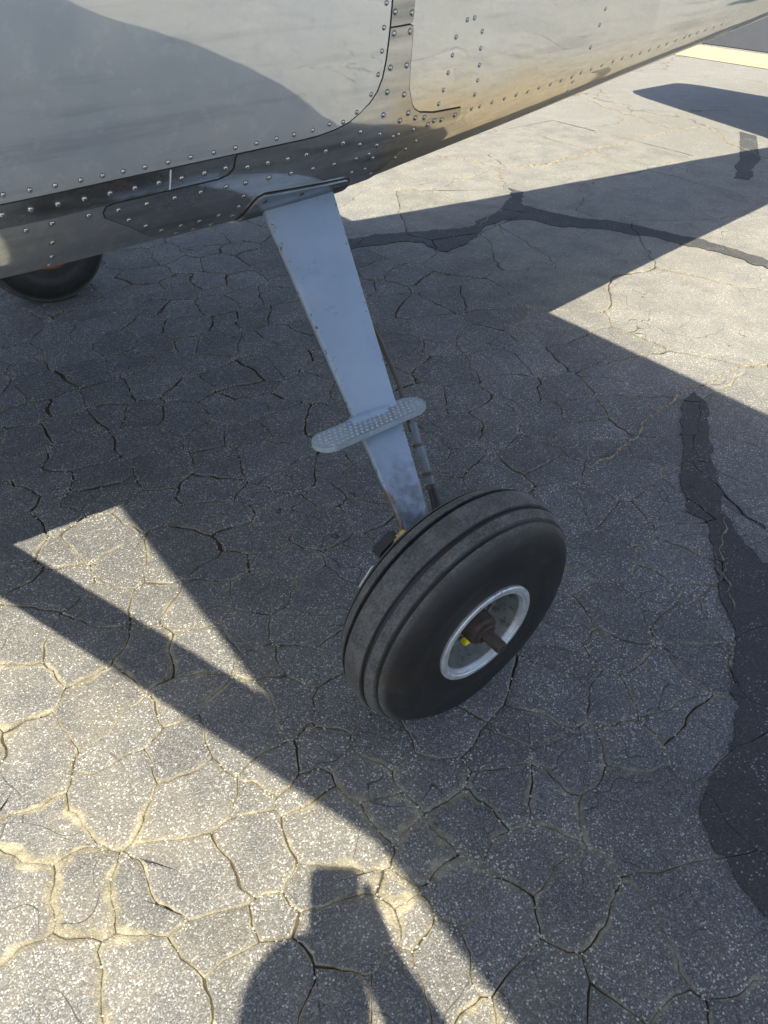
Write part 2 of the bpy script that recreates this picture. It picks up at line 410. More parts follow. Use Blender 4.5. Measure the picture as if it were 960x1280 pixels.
# ------------------------------------------------------------------ the ground: cracked asphalt apron
X0, X1, Y0, Y1 = -.65, 4.15, -.45, 3.75                     # where the single slabs are built
def nvec(p):
    return Vector((noise.noise(p + Vector((13.7, 2.1, 7.9))), noise.noise(p + Vector((-5.3, 21.4, -3.8))), 0))
def warp(x, y):
    z = nvec(Vector((x * 1.7, y * 1.7, 8.8))) * .03
    a = nvec(Vector((x * 4.2, y * 4.2, 1.7))) * .040
    b = nvec(Vector((x * 17, y * 17, 5.1))) * .016
    c = nvec(Vector((x * 60, y * 60, 9.4))) * .0052
    d = nvec(Vector((x * 170, y * 170, 3.3))) * .0012
    f = min(1, max(0, min(x - X0, X1 - x, y - Y0, Y1 - y) / .05))
    v = (z + a + b + c + d) * f
    return x + v.x, y + v.y
SEEDS = [tuple(map(float, s.split(','))) for s in """-0.025,0.952 -0.038,0.811 0.074,0.826 0.179,0.822 0.144,0.725 0.229,0.674 -0.047,0.693 0.037,0.614 0.103,0.612 0.182,0.581 0.104,0.521 0.153,0.503 -0.012,0.52 -0.128,0.582 -0.168,0.623 -0.159,0.731 -0.003,1.141 0.034,1.271 0.114,1.006 0.126,1.174 0.106,0.906 0.21,0.843 0.14,1.35 0.274,1.328 0.296,1.184 0.227,1.053 0.311,1.029 0.262,1.466 0.184,1.467 0.237,0.921 0.3,0.814 0.155,1.732 0.227,1.679 0.109,1.57 0.085,1.446 0.332,1.601 0.407,1.502 0.389,1.301 0.524,1.377 0.444,1.192 0.421,1.022 0.368,1.119 0.559,1.246 0.407,0.92 0.458,2.75 0.552,2.753 0.671,2.664 0.386,2.5 0.412,2.616 0.51,2.543 0.653,2.535 0.534,2.39 0.643,2.379 0.683,2.349 0.382,2.384 0.551,2.239 0.643,2.229 0.762,2.27 0.794,2.43 0.843,2.845 0.992,2.851 0.915,2.736 0.826,2.685 1.044,2.753 1.111,3.024 0.966,2.503 0.916,2.339 0.875,2.228 1.146,2.649 1.139,2.57 1.1,2.456 1.271,2.808 1.294,2.967 0.844,2.079 0.749,2.13 0.654,2.081 0.529,2.079 0.4,2.09 0.369,2.239 0.303,2.212 0.284,2.122 0.247,1.975 0.208,1.861 0.38,1.971 0.366,1.812 0.493,1.966 0.567,1.895 0.527,1.767 0.751,1.955 0.652,1.816 0.764,1.836 0.502,1.643 0.662,1.696 0.626,1.551 0.354,1.67 0.236,1.733 0.867,1.942 1.021,2.285 0.94,2.18 1.344,3.083 1.441,2.801 1.409,2.622 1.251,2.58 1.294,2.408 1.112,2.455 1.259,2.244 1.131,2.282 1.152,2.103 1.023,2.104 1.257,2.094 0.856,2.097 0.971,1.934 1.067,1.941 1.144,1.903 0.864,1.895 0.825,1.746 0.766,1.932 1.029,1.736 0.893,1.627 0.762,1.632 0.667,1.683 0.733,1.503 0.794,1.517 0.965,1.573 0.768,1.41 0.858,1.383 0.645,1.384 0.77,1.276 0.567,1.471 2.009,2.83 2.272,2.674 1.749,2.507 1.914,2.462 1.733,2.371 1.995,2.249 2.148,2.288 1.779,2.266 1.804,2.141 1.644,2.194 1.635,2.015 1.79,1.995 1.458,1.945 1.577,1.833 1.865,1.94 2.279,2.19 2.492,2.112 2.083,1.868 1.798,1.779 1.828,1.616 1.636,1.685 1.357,1.692 1.434,1.59 1.57,1.534 1.265,1.481 1.368,1.427 1.697,1.486 1.834,1.432 1.399,1.304 1.612,1.286 1.481,1.206 1.203,1.319 1.283,1.226 1.124,1.194 1.089,1.303 1.282,1.095 1.523,1.117 1.463,1.043 1.547,1.168 1.493,1.064 1.303,1.047 1.591,0.934 1.418,0.906 1.672,1.075 1.28,0.869 1.402,0.756 1.281,0.763 1.132,0.723 1.262,0.617 1.141,0.601 1.046,0.726 1.038,0.622 0.961,0.543 0.963,0.669 0.87,0.642 1.225,0.538 1.146,0.505 1.058,0.395 1.096,0.493 0.958,0.411 0.85,0.455 0.771,0.534 0.829,0.565 1.734,0.782 1.631,0.685 1.84,0.807 1.494,0.746 1.367,0.632 1.21,0.466 1.35,0.501 1.142,0.355 1.205,0.913 0.714,0.514 0.848,0.422 0.939,0.387 0.699,0.427 0.79,0.38 0.624,0.511 0.955,0.304 0.961,0.232 0.621,0.407 0.558,0.447 0.721,0.281 0.533,0.414 0.53,0.336 0.515,0.232 0.536,0.153 0.652,0.1 0.404,0.195 0.408,0.281 0.458,0.128 0.534,0.081 0.598,0.016 0.428,0.86 0.368,0.905 0.369,0.792 0.469,0.749 0.277,0.793 0.375,0.698 0.29,0.707 0.487,0.66 0.397,0.601 0.555,0.616 0.505,0.526 0.377,0.511 0.508,0.437 0.394,0.44 0.309,0.621 0.402,0.344 0.376,0.384 0.283,0.604 0.311,0.524 0.203,0.582 0.169,0.489 0.27,0.479 0.249,0.419 0.324,0.413 0.324,0.358 0.131,0.412 0.195,0.352 0.261,0.315 0.326,0.292 0.311,0.226 2.879,3.301 3.478,3.054 4.075,3.044 3.373,2.323 2.353,1.424 2.95,2.885 0.578,1.134 0.695,1.184 0.65,1.254 0.581,1.008 0.494,0.932 0.486,1.078 0.803,1.177 1.012,1.1 1.151,1.079 0.539,0.726 0.486,0.861 0.692,1.05 0.809,1.029 0.767,0.812 0.947,0.86 0.694,0.634 1.109,0.951 0.748,0.483 0.667,0.481""".split()]
def clip(poly, nx, ny, d):
    out = []
    for i in range(len(poly)):
        p, q = poly[i], poly[(i + 1) % len(poly)]
        a, b = p[0] * nx + p[1] * ny - d, q[0] * nx + q[1] * ny - d
        if a <= 0: out.append(p)
        if a * b < 0:
            t = a / (a - b)
            out.append((p[0] + (q[0] - p[0]) * t, p[1] + (q[1] - p[1]) * t))
    return out
n_traced = len(SEEDS)
def unwarp(x, y):
    u, v = x, y
    for _ in range(4):
        a, b = warp(u, v)
        u, v = u + (x - a), v + (y - b)
    return u, v
pts = []
for i, (x, y) in enumerate(SEEDS):                            # drop near doubles
    x, y = unwarp(x, y)
    if X0 < x < X1 and Y0 < y < Y1 and all((x - a) ** 2 + (y - b) ** 2 > .05 ** 2 for a, b, _ in pts): pts.append((x, y, True))
for _ in range(9000):                                         # fill what the photograph does not show
    x, y = RNG.uniform(X0, X1), RNG.uniform(Y0, Y1)
    rad = .62 if x > 1.8 else (.108 if x < 1.6 and 1.25 < y < 3.1 else .145 if x < 1.9 and .75 < y < 3.1 else .24)
    if all((x - a) ** 2 + (y - b) ** 2 > rad ** 2 for a, b, _ in pts): pts.append((x, y, False))
PA = np.array([(a, b) for a, b, _ in pts])
def densify(poly, step):
    out = []
    for i in range(len(poly)):
        p, q = poly[i], poly[(i + 1) % len(poly)]
        L = math.hypot(q[0] - p[0], q[1] - p[1])
        k = max(1, int(L / step + .5))
        for s in range(k): out.append((p[0] + (q[0] - p[0]) * s / k, p[1] + (q[1] - p[1]) * s / k))
    return out
def pair_width(i, j):
    a, b = int(min(i, j)), int(max(i, j))
    h = random.Random(a * 7919 + b * 104729)
    f = .66 + 1.35 * max(0, min(1, ((PA[i][1] + PA[j][1]) / 2 - .8) / .7))
    return f * h.choice((.0005, .0007, .0009, .0011, .0014, .0018, .0023))
CELLS = {}
def cell(i, extra=0.0):
    i = int(i)
    if i in CELLS: return CELLS[i]
    x, y = PA[i]
    poly = [(X0, Y0), (X1, Y0), (X1, Y1), (X0, Y1)]
    for j in np.argsort(((PA - PA[i]) ** 2).sum(1))[1:40]:
        nx, ny = PA[j] - PA[i]
        L = math.hypot(nx, ny)
        nx, ny = nx / L, ny / L
        # big slabs push their joints towards small neighbours
        t = .5 + .0016 * (SIZE[i] - SIZE[j]) / (L * L)
        d = (x + (PA[j][0] - x) * t) * nx + (y + (PA[j][1] - y) * t) * ny - pair_width(i, j)
        poly = clip(poly, nx, ny, d)
        if len(poly) < 3: break
    CELLS[i] = poly if len(poly) >= 3 else []
    return CELLS[i]
SIZE = [random.Random(k * 13 + 1).uniform(-1, 1) for k in range(len(pts))]
for k_ in range(len(pts)): cell(k_)
def sandiness(x, y):
    # loose sand lies in the joints nearest the photographer's left, less elsewhere
    s = .24 + .62 * max(0, min(1, (.62 - x) / .35)) * max(0, min(1, (1.45 - y) / .5))
    s += .12 * max(0, min(1, (.9 - y) / .5)) * max(0, min(1, (1.2 - x) / .4))
    s -= .06 * max(0, min(1, (y - 1.7) / .5))
    s += .10 * max(0, min(1, (x - 1.8) / .3))
    return max(.06, min(1.25, s))

GF, GV, GM = [], [], []
B = 150.0
for (a, b, c, d) in ((-B, -B, B, Y0), (-B, Y1, B, B), (-B, Y0, X0, Y1), (X1, Y0, B, Y1)):
    k = len(GV)
    GV += [(a, b, 0), (c, b, 0), (c, d, 0), (a, d, 0)]; GF.append((k, k + 1, k + 2, k + 3)); GM.append(0)
k = len(GV)
GV += [(X0 - .01, Y0 - .01, -.0055), (X1 + .01, Y0 - .01, -.0055), (X1 + .01, Y1 + .01, -.0055), (X0 - .01, Y1 + .01, -.0055)]
GF.append((k, k + 1, k + 2, k + 3)); GM.append(1)
gme = mesh('ground', GV, GF)
gme.materials.append(ASPH_FAR); gme.materials.append(SANDFILL)
gme.polygons.foreach_set('material_index', GM)
ground = link('ground', gme, None, None, kind='structure', label='sun-bleached cracked asphalt apron under the aircraft')

def slab_geometry(i, V, F, E_, S_, T_):
    poly = cell(i)
    if len(poly) < 3: return False
    poly = densify(poly, .0125)
    w = [warp(x, y) for x, y in poly]
    cx, cy = sum(p[0] for p in w) / len(w), sum(p[1] for p in w) / len(w)
    h = random.Random(i * 31 + 5)
    tx, ty, tz = h.uniform(-.007, .007), h.uniform(-.007, .007), h.uniform(-.0014, .0004)
    sd, tone = sandiness(cx, cy) * h.uniform(.7, 1.15), h.random()
    n = len(w)
    base = len(V)
    rings = ((0, -.0145), (0, -.0014), (.0018, -.0002), (.008, 0), (.022, 0), (.045, 0))
    for d, z in rings:
        for j, (x, y) in enumerate(w):
            L = math.hypot(cx - x, cy - y) + 1e-6
            gap = noise.noise(Vector((x * 11, y * 11, 6.5))) * .0015 - .0003
            f = min((d * 1.15 + max(gap, -.0012)) / L, .85)
            px, py = x + (cx - x) * f, y + (cy - y) * f
            jz = noise.noise(Vector((px * 55, py * 55, 2.2))) * .0012 if d <= .009 else 0
            V.append((px, py, z + tz + tx * (px - cx) + ty * (py - cy) + jz))
            E_.append(d); S_.append(sd); T_.append(tone)
    V.append((cx, cy, tz)); E_.append(.10); S_.append(sd); T_.append(tone)
    for r in range(len(rings) - 1):
        for j in range(n):
            j2 = (j + 1) % n
            F.append((base + r * n + j, base + r * n + j2, base + (r + 1) * n + j2, base + (r + 1) * n + j))
    r = (len(rings) - 1) * n
    for j in range(n): F.append((base + r + j, base + r + (j + 1) % n, base + len(rings) * n))
    return True

def in_view(x, y):
    v = Vector((x, y, -CAM_H))
    z = v.dot(FWD)
    if z < .1: return None
    px, py = 480 + 961 * v.dot(RIGHT) / z, 640 - 961 * v.dot(UPV) / z
    if not (-60 < px < 1020 and -40 < py < 1360): return None
    return (961 / z) ** 2
ranked = sorted(((in_view(a, b) or 0, i) for i, (a, b, t) in enumerate(pts)), reverse=True)
single = {i for s, i in ranked[:290] if s > 0}
rV, rF, rE, rS, rT = [], [], [], [], []
for i in range(len(pts)):
    if i in single:
        V, F, E_, S_, T_ = [], [], [], [], []
        if slab_geometry(i, V, F, E_, S_, T_):
            link('asphalt_slab', mesh('asphalt_slab', V, F, True, {'edge': E_, 'sand': S_, 'tone': T_}), ASPH_SLAB, ground)
    else:
        slab_geometry(i, rV, rF, rE, rS, rT)
link('asphalt_slabs', mesh('asphalt_slabs', rV, rF, True, {'edge': rE, 'sand': rS, 'tone': rT}), ASPH_SLAB, ground, kind='stuff')

# black tar seals poured over old cracks, split again by the joints below
def tar(outline, label):
    outline = [unwarp(x, y) for x, y in outline]
    V, F, E_, S_, T_ = [], [], [], [], []
    xs, ys = [p[0] for p in outline], [p[1] for p in outline]
    inside = min(xs) > X0 and max(xs) < X1 and min(ys) > Y0 and max(ys) < Y1
    cells = [cell(i, .0035) for i in range(len(pts)) if min(xs) - .4 < PA[i][0] < max(xs) + .4 and min(ys) - .4 < PA[i][1] < max(ys) + .4] if inside else [None]
    rough = [(x + noise.noise(Vector((x * 23, y * 23, 1))) * .007 + noise.noise(Vector((x * 80, y * 80, 1))) * .003, y + noise.noise(Vector((x * 23, y * 23, 5))) * .007 + noise.noise(Vector((x * 80, y * 80, 5))) * .003) for x, y in densify(outline, .012)]
    for c in cells:
        poly = list(rough)
        if c is not None:
            if len(c) < 3: continue
            area = sum(c[k][0] * c[(k + 1) % len(c)][1] - c[(k + 1) % len(c)][0] * c[k][1] for k in range(len(c)))
            for k in range(len(c)):
                p, q = c[k], c[(k + 1) % len(c)]
                ex, ey = q[0] - p[0], q[1] - p[1]
                L = math.hypot(ex, ey)
                if L < 1e-6: continue
                nx, ny = (ey / L, -ex / L) if area > 0 else (-ey / L, ex / L)
                poly = clip(poly, nx, ny, p[0] * nx + p[1] * ny)
                if len(poly) < 3: break
        if len(poly) < 3: continue
        poly = densify(poly, .02)
        wp = [Vector(warp(x, y)) for x, y in poly]
        n = len(wp)
        vv, _, ff, _, _, _ = delaunay_2d_cdt(wp, [(k, (k + 1) % n) for k in range(n)], [], 1, 1e-5)
        off = len(V)
        for v in vv: V.append((v.x, v.y, .0026)); E_.append(.02); S_.append(.05); T_.append(.5)
        cnt = {}
        for f in ff:
            F.append(tuple(off + k for k in f))
            for k in range(len(f)):
                e = (min(f[k], f[k - 1]), max(f[k], f[k - 1])); cnt[e] = cnt.get(e, 0) + 1
        low = {}
        for e, c_ in cnt.items():
            if c_ != 1: continue
            for k in e:
                if k not in low:
                    low[k] = len(V); V.append((vv[k].x, vv[k].y, -.004)); E_.append(0); S_.append(.1); T_.append(.5)
            F.append((off + e[0], off + e[1], low[e[1]], low[e[0]]))
    link('tar_seal', mesh('tar_seal', V, F, False, {'edge': E_, 'sand': S_, 'tone': T_}), ASPH_TAR, ground, label=label)
tar([(1.921, 1.051), (1.894, 0.985), (1.712, 0.84), (1.626, 0.768), (1.49, 0.667), (1.433, 0.566), (1.414, 0.497), (1.437, 0.432), (1.393, 0.238), (0.771, -0.075), (0.735, 0.074), (0.748, 0.128), (0.762, 0.179), (0.821, 0.236), (0.879, 0.256), (0.933, 0.264), (1.015, 0.306), (1.109, 0.374), (1.223, 0.473), (1.352, 0.592), (1.434, 0.672), (1.426, 0.715), (1.555, 0.821), (1.706, 0.941), (1.858, 1.041)], 'long dark tar seal right of the near wheel')
tar([(1.828, 2.712), (1.961, 2.698), (2.118, 2.619), (2.25, 2.56), (2.348, 2.513), (2.514, 2.59), (2.669, 2.648), (2.811, 2.741), (2.88, 2.835), (2.903, 2.752), (2.744, 2.592), (2.782, 2.448), (2.902, 2.22), (2.972, 2.01), (3.038, 1.813), (3.039, 1.411), (2.964, 1.366), (2.941, 1.744), (2.898, 1.953), (2.798, 2.153), (2.666, 2.289), (2.622, 2.442), (2.535, 2.506), (2.342, 2.453), (2.221, 2.395), (2.075, 2.353), (2.047, 2.397), (2.066, 2.499), (1.99, 2.567), (1.881, 2.589), (1.774, 2.611)], 'branching dark tar seal in the shadow behind the gear leg')
tar([(4.843, 2.838), (4.832, 2.721), (4.365, 2.395), (3.972, 2.213), (3.943, 2.287), (4.276, 2.461)], 'small dark tar seal far right')

def crack_line(points, wid, label):
    V, F = [], []
    P = []
    for a, b in zip(points[:-1], points[1:]):
        k = max(1, int(math.dist(a, b) / .010))
        for s in range(k): P.append((a[0] + (b[0] - a[0]) * s / k, a[1] + (b[1] - a[1]) * s / k))
    P.append(points[-1])
    for i, (x, y) in enumerate(P):
        q, p = P[min(i + 1, len(P) - 1)], P[max(i - 1, 0)]
        d = Vector((q[0] - p[0], q[1] - p[1])).normalized()
        nx, ny = -d.y, d.x
        jx = noise.noise(Vector((x * 6, y * 6, 0))) * .04 + noise.noise(Vector((x * 31, y * 31, 3))) * .012
        taper = min(1, (i + 1) / 6, (len(P) - i) / 6)
        w1 = wid * (.12 + .9 * abs(noise.noise(Vector((x * 29, y * 29, 4))))) * taper
        w2 = wid * (.12 + .9 * abs(noise.noise(Vector((x * 29, y * 29, 8))))) * taper
        cx, cy = x + nx * jx, y + ny * jx
        V += [(cx + nx * w1, cy + ny * w1, -.002), (cx + nx * w1 * .4, cy + ny * w1 * .4, .004), (cx - nx * w2 * .4, cy - ny * w2 * .4, .0035), (cx - nx * w2, cy - ny * w2, -.002)]
    for i in range(len(P) - 1):
        for j in range(3): F.append((i * 4 + j, i * 4 + j + 1, i * 4 + j + 5, i * 4 + j + 4))
    link('crack_fill', mesh('crack_fill', V, F, True), SANDLINE, ground, label=label)
crack_line([(2.982, 3.526), (3.091, 3.281), (3.081, 3.112), (3.407, 3.046), (3.84, 3.083), (4.467, 3.117), (4.85, 3.042)], .022, 'sandy crack across the sunlit strip behind the fuselage')
crack_line([(3.057, 3.13), (2.911, 2.879)], .03, 'sandy crack running into the dark tar seal')
crack_line([(4.811, 4.039), (4.72, 3.778), (4.645, 3.444), (4.573, 3.168)], .016, 'thin sandy crack near the tail shadow')
crack_line([(4.794, 3.003), (4.504, 2.612), (4.44, 2.443), (4.489, 2.303)], .022, 'sandy crack far right')
crack_line([(1.375, 0.99), (1.49, 0.982), (1.651, 1.033), (1.82, 1.04), (1.926, 1.077), (2.074, 1.07), (2.16, 1.044), (2.398, 1.041)], .013, 'sandy crack leaving the sunlit corner at the right')
crack_line([(2.25, 2.56), (2.39, 2.507), (2.636, 2.613)], .014, 'sandy crack inside the dark tar seal')
crack_line([(1.50, 0.667), (1.352, 0.575), (1.263, 0.485), (1.21, 0.441)], .008, 'gritty crack along the long tar seal')

# loose grit and dry crumbs, thickest along the joints
def crumbs(name, count, smin, smax, mat, picker):
    V, F = [], []
    for _ in range(count):
        x, y, z = picker()
        s = RNG.uniform(smin, smax)
        k = len(V)
        a = RNG.uniform(0, 6.28)
        e = [s * RNG.uniform(.6, 1.3) for _ in range(6)]
        for q in range(4):
            V.append((x + e[q] * math.cos(a + q * 1.571), y + e[q] * math.sin(a + q * 1.571), z + s * RNG.uniform(-.2, .35)))
        V.append((x, y, z + e[4] * .8)); V.append((x, y, z - e[5] * .6))
        for q in range(4):
            F.append((k + q, k + (q + 1) % 4, k + 4)); F.append((k + (q + 1) % 4, k + q, k + 5))
    link(name, mesh(name, V, F), mat, ground, kind='stuff')
VIS = [i for i in single]
EDGES = []
for i in VIS:
    c = cell(i)
    for k in range(len(c)): EDGES.append((c[k], c[(k + 1) % len(c)]))
def at_joint():
    (a, b) = RNG.choice(EDGES)
    t = RNG.random()
    x, y = a[0] + (b[0] - a[0]) * t, a[1] + (b[1] - a[1]) * t
    x, y = warp(x, y)
    s = .004 + .012 * sandiness(x, y)
    return x + RNG.gauss(0, s), y + RNG.gauss(0, s), -.0005
CORNERS = [warp(*RNG.choice(CELLS[i])) for i in VIS if CELLS.get(i)]
def at_corner():
    x, y = RNG.choice(CORNERS)
    return x + RNG.gauss(0, .012), y + RNG.gauss(0, .012), -.0002
def anywhere():
    while True:
        x, y = RNG.uniform(-.3, 2.6), RNG.uniform(-.1, 2.8)
        if in_view(x, y): return x, y, .0004
crumbs('grit', 9000, .0009, .0026, PEBBLE, at_joint)
crumbs('corner_grit', 3200, .0008, .0024, PEBBLE, at_corner)
crumbs('loose_stones', 900, .001, .0024, PEBBLE, anywhere)
SPOTS = [(1.40, .985), (1.50, .985), (1.62, 1.02), (.22, .37), (.26, .33), (.30, .62), (.39, .74), (.70, 2.2)]
def at_spot():
    x, y = RNG.choice(SPOTS)
    return x + RNG.gauss(0, .025), y + RNG.gauss(0, .02), .001
crumbs('dry_crumbs', 260, .0008, .0022, LEAFM, at_spot)

# far edge of the apron: worn yellow band and a darker sheet beyond it
def sheet(name, x0, x1, y0, y1, z, mat, label):
    V, F = [], []
    n = 60
    for i in range(n + 1):
        y = y0 + (y1 - y0) * i / n
        V += [(x0 + noise.noise(Vector((y * 2, 1, 3))) * .03, y, z), (x1 + noise.noise(Vector((y * 2, 7, 3))) * .03, y, z)]
    for i in range(n): F.append((2 * i, 2 * i + 1, 2 * i + 3, 2 * i + 2))
    return link(name, mesh(name, V, F), mat, None, kind='structure', label=label)
sheet('yellow_line', 6.95, 7.60, -8, 14, .004, CREAM, 'worn pale yellow painted line along the far edge of the apron')
sheet('road', 7.72, 16, -12, 20, .006, FAR_DARK, 'dark road beyond the yellow line')
# ------------------------------------------------------------------ the aircraft
plane = empty('airplane', loc=(0, 0, 0), label='polished bare metal high-wing airplane with grey spring gear legs', category='airplane')
YC = 1.77                                                   # centreline
ST=[(-1.60,.30,.72,1.18),(-1.25,.42,.66,1.30),(-.70,.52,.640,1.40),(-.2,.590,.635,1.62),(.25,.598,.636,1.98),(.50,.592,.641,2.0),(.73,.5875,.649,2.0),(.94,.575,.662,1.99),(1.05,.565,.675,1.97),(1.23,.545,.695,1.94),(1.42,.525,.717,1.90),(1.87,.47,.770,1.80),(2.40,.41,.832,1.70),(3.4,.31,.955,1.52),(4.4,.20,1.06,1.36),(5.3,.07,1.14,1.26)]
def pchip(xs,ys):
    xs=np.array(xs,float);ys=np.array(ys,float);h=np.diff(xs);d=np.diff(ys)/h;m=np.zeros(len(xs))
    m[0],m[-1]=d[0],d[-1]
    for i in range(1,len(xs)-1):
        if d[i-1]*d[i]>0:
            w1=2*h[i]+h[i-1];w2=h[i]+2*h[i-1];m[i]=(w1+w2)/(w1/d[i-1]+w2/d[i])
    def f(x):
        x=min(max(x,xs[0]),xs[-1]);i=min(max(int(np.searchsorted(xs,x))-1,0),len(xs)-2)
        t=(x-xs[i])/h[i];a=t*t*(3-2*t)
        return ys[i]*(1-a)+ys[i+1]*a+h[i]*(m[i]*t*(1-t)**2-m[i+1]*t*t*(1-t))
    return f
fW=pchip([s[0] for s in ST],[s[1] for s in ST]);fB=pchip([s[0] for s in ST],[s[2] for s in ST]);fT=pchip([s[0] for s in ST],[s[3] for s in ST])
# reference lower profile, arc length from side top downward: (inset, drop)
L1,L2,L3=.45,.26,.36
def phi(s):
    if s<L1: return math.radians(8.7*s/L1)
    if s<L1+L2: return math.radians(8.7+73.3*(s-L1)/L2)
    return math.radians(82+8*min(1,(s-L1-L2)/.2))
N=400;TT=np.linspace(0,1.1,N+1);PI_=[0.];PD=[0.]
for i in range(N):
    p=phi((TT[i]+TT[i+1])/2);ds=TT[1]-TT[0]
    PI_.append(PI_[-1]+math.sin(p)*ds);PD.append(PD[-1]+math.cos(p)*ds)
PI_=np.array(PI_);PD=np.array(PD);DROP=PD[-1]
def S(x,t):
    """t: metres of arc down the near side from the waist; returns point"""
    W,B=fW(x),fB(x);k=min(1,W/.5875)
    ins=np.interp(t,TT,PI_)*k; dr=np.interp(t,TT,PD)*k
    return np.array([x,YC-max(W-ins,0),B+DROP*k-dr])

UP_N = 2.6
def upper(x, t):
    """t < 0: metres up from the waist"""
    W, Bz, T = fW(x), fB(x), fT(x)
    k = min(1, W / .5875)
    zw = Bz + DROP * k
    hgt = max(T - zw, .03)
    a = min(1.0, -t / (hgt + W * .6)) * math.pi / 2
    return np.array([x, YC - W * max(math.cos(a), 0) ** (2 / UP_N), zw + hgt * math.sin(a) ** (2 / UP_N)])
def SF(x, t): return Vector(S(x, t) if t >= 0 else upper(x, t))
def SN(x, t):
    d = .004
    a = SF(x + d, t) - SF(x - d, t)
    tt = max(t, d + 1e-4) if t >= 0 else t
    b = SF(x, tt + d) - SF(x, tt - d)
    n = a.cross(b).normalized()
    return -n if n.dot(Vector((0, -1, -.2))) < 0 else n

def build_fuselage():
    xs = sorted(set([round(v, 3) for v in np.concatenate([np.arange(-1.6, -.2, .12), np.arange(-.2, 2.4, .05), np.arange(2.4, 5.3, .15)])] + [5.3]))
    rows = []
    for x in xs:
        W = fW(x)
        near = [SF(x, t) for t in np.concatenate([np.linspace(0, .42, 12), np.linspace(.44, .76, 33)])]
        k = min(1, W / .5875)
        zb = near[-1].z
        wlast = YC - near[-1].y
        near += [Vector((x, YC - wlast * f, zb - .002 * k * (1 - f))) for f in (.66, .33)]
        lower_half = [(YC - p.y, p.z) for p in near] + [(0, near[-1].z - .0005)]
        U = []
        zw = near[0].z
        hgt = max(fT(x) - zw, .03)
        for i in range(1, 15):
            a = i / 14 * math.pi / 2
            U.append((W * max(math.cos(a), 0) ** (2 / UP_N), zw + hgt * math.sin(a) ** (2 / UP_N)))
        ring = [(-w, z) for w, z in lower_half[:-1]] + [(0, lower_half[-1][1])] + [(w, z) for w, z in reversed(lower_half[:-1])]
        ring += [(w, z) for w, z in U[:-1]] + [(0, U[-1][1])] + [(-w, z) for w, z in reversed(U[:-1])]
        rows.append([(x, YC + w, z) for w, z in ring])
    n = len(rows[0])
    V = [p for r in rows for p in r]
    F = []
    for i in range(len(rows) - 1):
        for j in range(n):
            F.append((i * n + j, (i + 1) * n + j, (i + 1) * n + (j + 1) % n, i * n + (j + 1) % n))
    F.append(tuple(range(n))); F.append(tuple(range((len(rows) - 1) * n, len(rows) * n))[::-1])
    me = mesh('fuselage', V, F)
    bm = bmesh.new(); bm.from_mesh(me); bmesh.ops.recalc_face_normals(bm, faces=bm.faces); bm.to_mesh(me); bm.free()
    autosmooth(me, 40)
    return me
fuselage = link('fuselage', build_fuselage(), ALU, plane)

def patch(name, outline, off, mat, parent, thick=.0016, gx=.03, gt=.012, label=None):
    loop = densify(outline, .008)
    n0 = len(loop)
    xs = [p[0] for p in loop]; ts = [p[1] for p in loop]
    def inside(x, t):
        c = False
        for i in range(n0):
            (xa, ta), (xb, tb) = loop[i], loop[i - 1]
            if (ta > t) != (tb > t) and x < (xb - xa) * (t - ta) / (tb - ta) + xa: c = not c
        return c
    co = [Vector(p) for p in loop]
    kx = math.floor(min(xs) / gx) + 1
    while kx * gx < max(xs):
        kt = math.floor(min(ts) / gt) + 1
        while kt * gt < max(ts):
            x, t = kx * gx, kt * gt
            if inside(x, t) and min((x - p[0]) ** 2 + (t - p[1]) ** 2 for p in loop) > .004 ** 2: co.append(Vector((x, t)))
            kt += 1
        kx += 1
    vv, _, ff, _, _, _ = delaunay_2d_cdt(co, [(i, (i + 1) % n0) for i in range(n0)], [], 1, 1e-6)
    V = [SF(v.x, v.y) + SN(v.x, v.y) * off for v in vv]
    F = [tuple(f) for f in ff]
    cnt = {}
    for f in F:
        for i in range(len(f)):
            e = (min(f[i], f[i - 1]), max(f[i], f[i - 1])); cnt[e] = cnt.get(e, 0) + 1
    low = {}
    for (i, j), c in cnt.items():
        if c != 1: continue
        for k in (i, j):
            if k not in low:
                low[k] = len(V); V.append(SF(vv[k].x, vv[k].y) + SN(vv[k].x, vv[k].y) * (off - thick))
        F.append((i, j, low[j], low[i]))
    me = mesh(name, V, F)
    b2 = bmesh.new(); b2.from_mesh(me); bmesh.ops.recalc_face_normals(b2, faces=b2.faces)
    # outer faces must look away from the fuselage
    f0 = max(b2.faces, key=lambda f: f.calc_area())
    if f0.normal.dot(Vector((0, -1, -.1))) < 0: bmesh.ops.reverse_faces(b2, faces=b2.faces)
    b2.to_mesh(me); b2.free()
    autosmooth(me, 30)
    o = link(name, me, mat, parent)
    if label: o['label'] = label
    return o

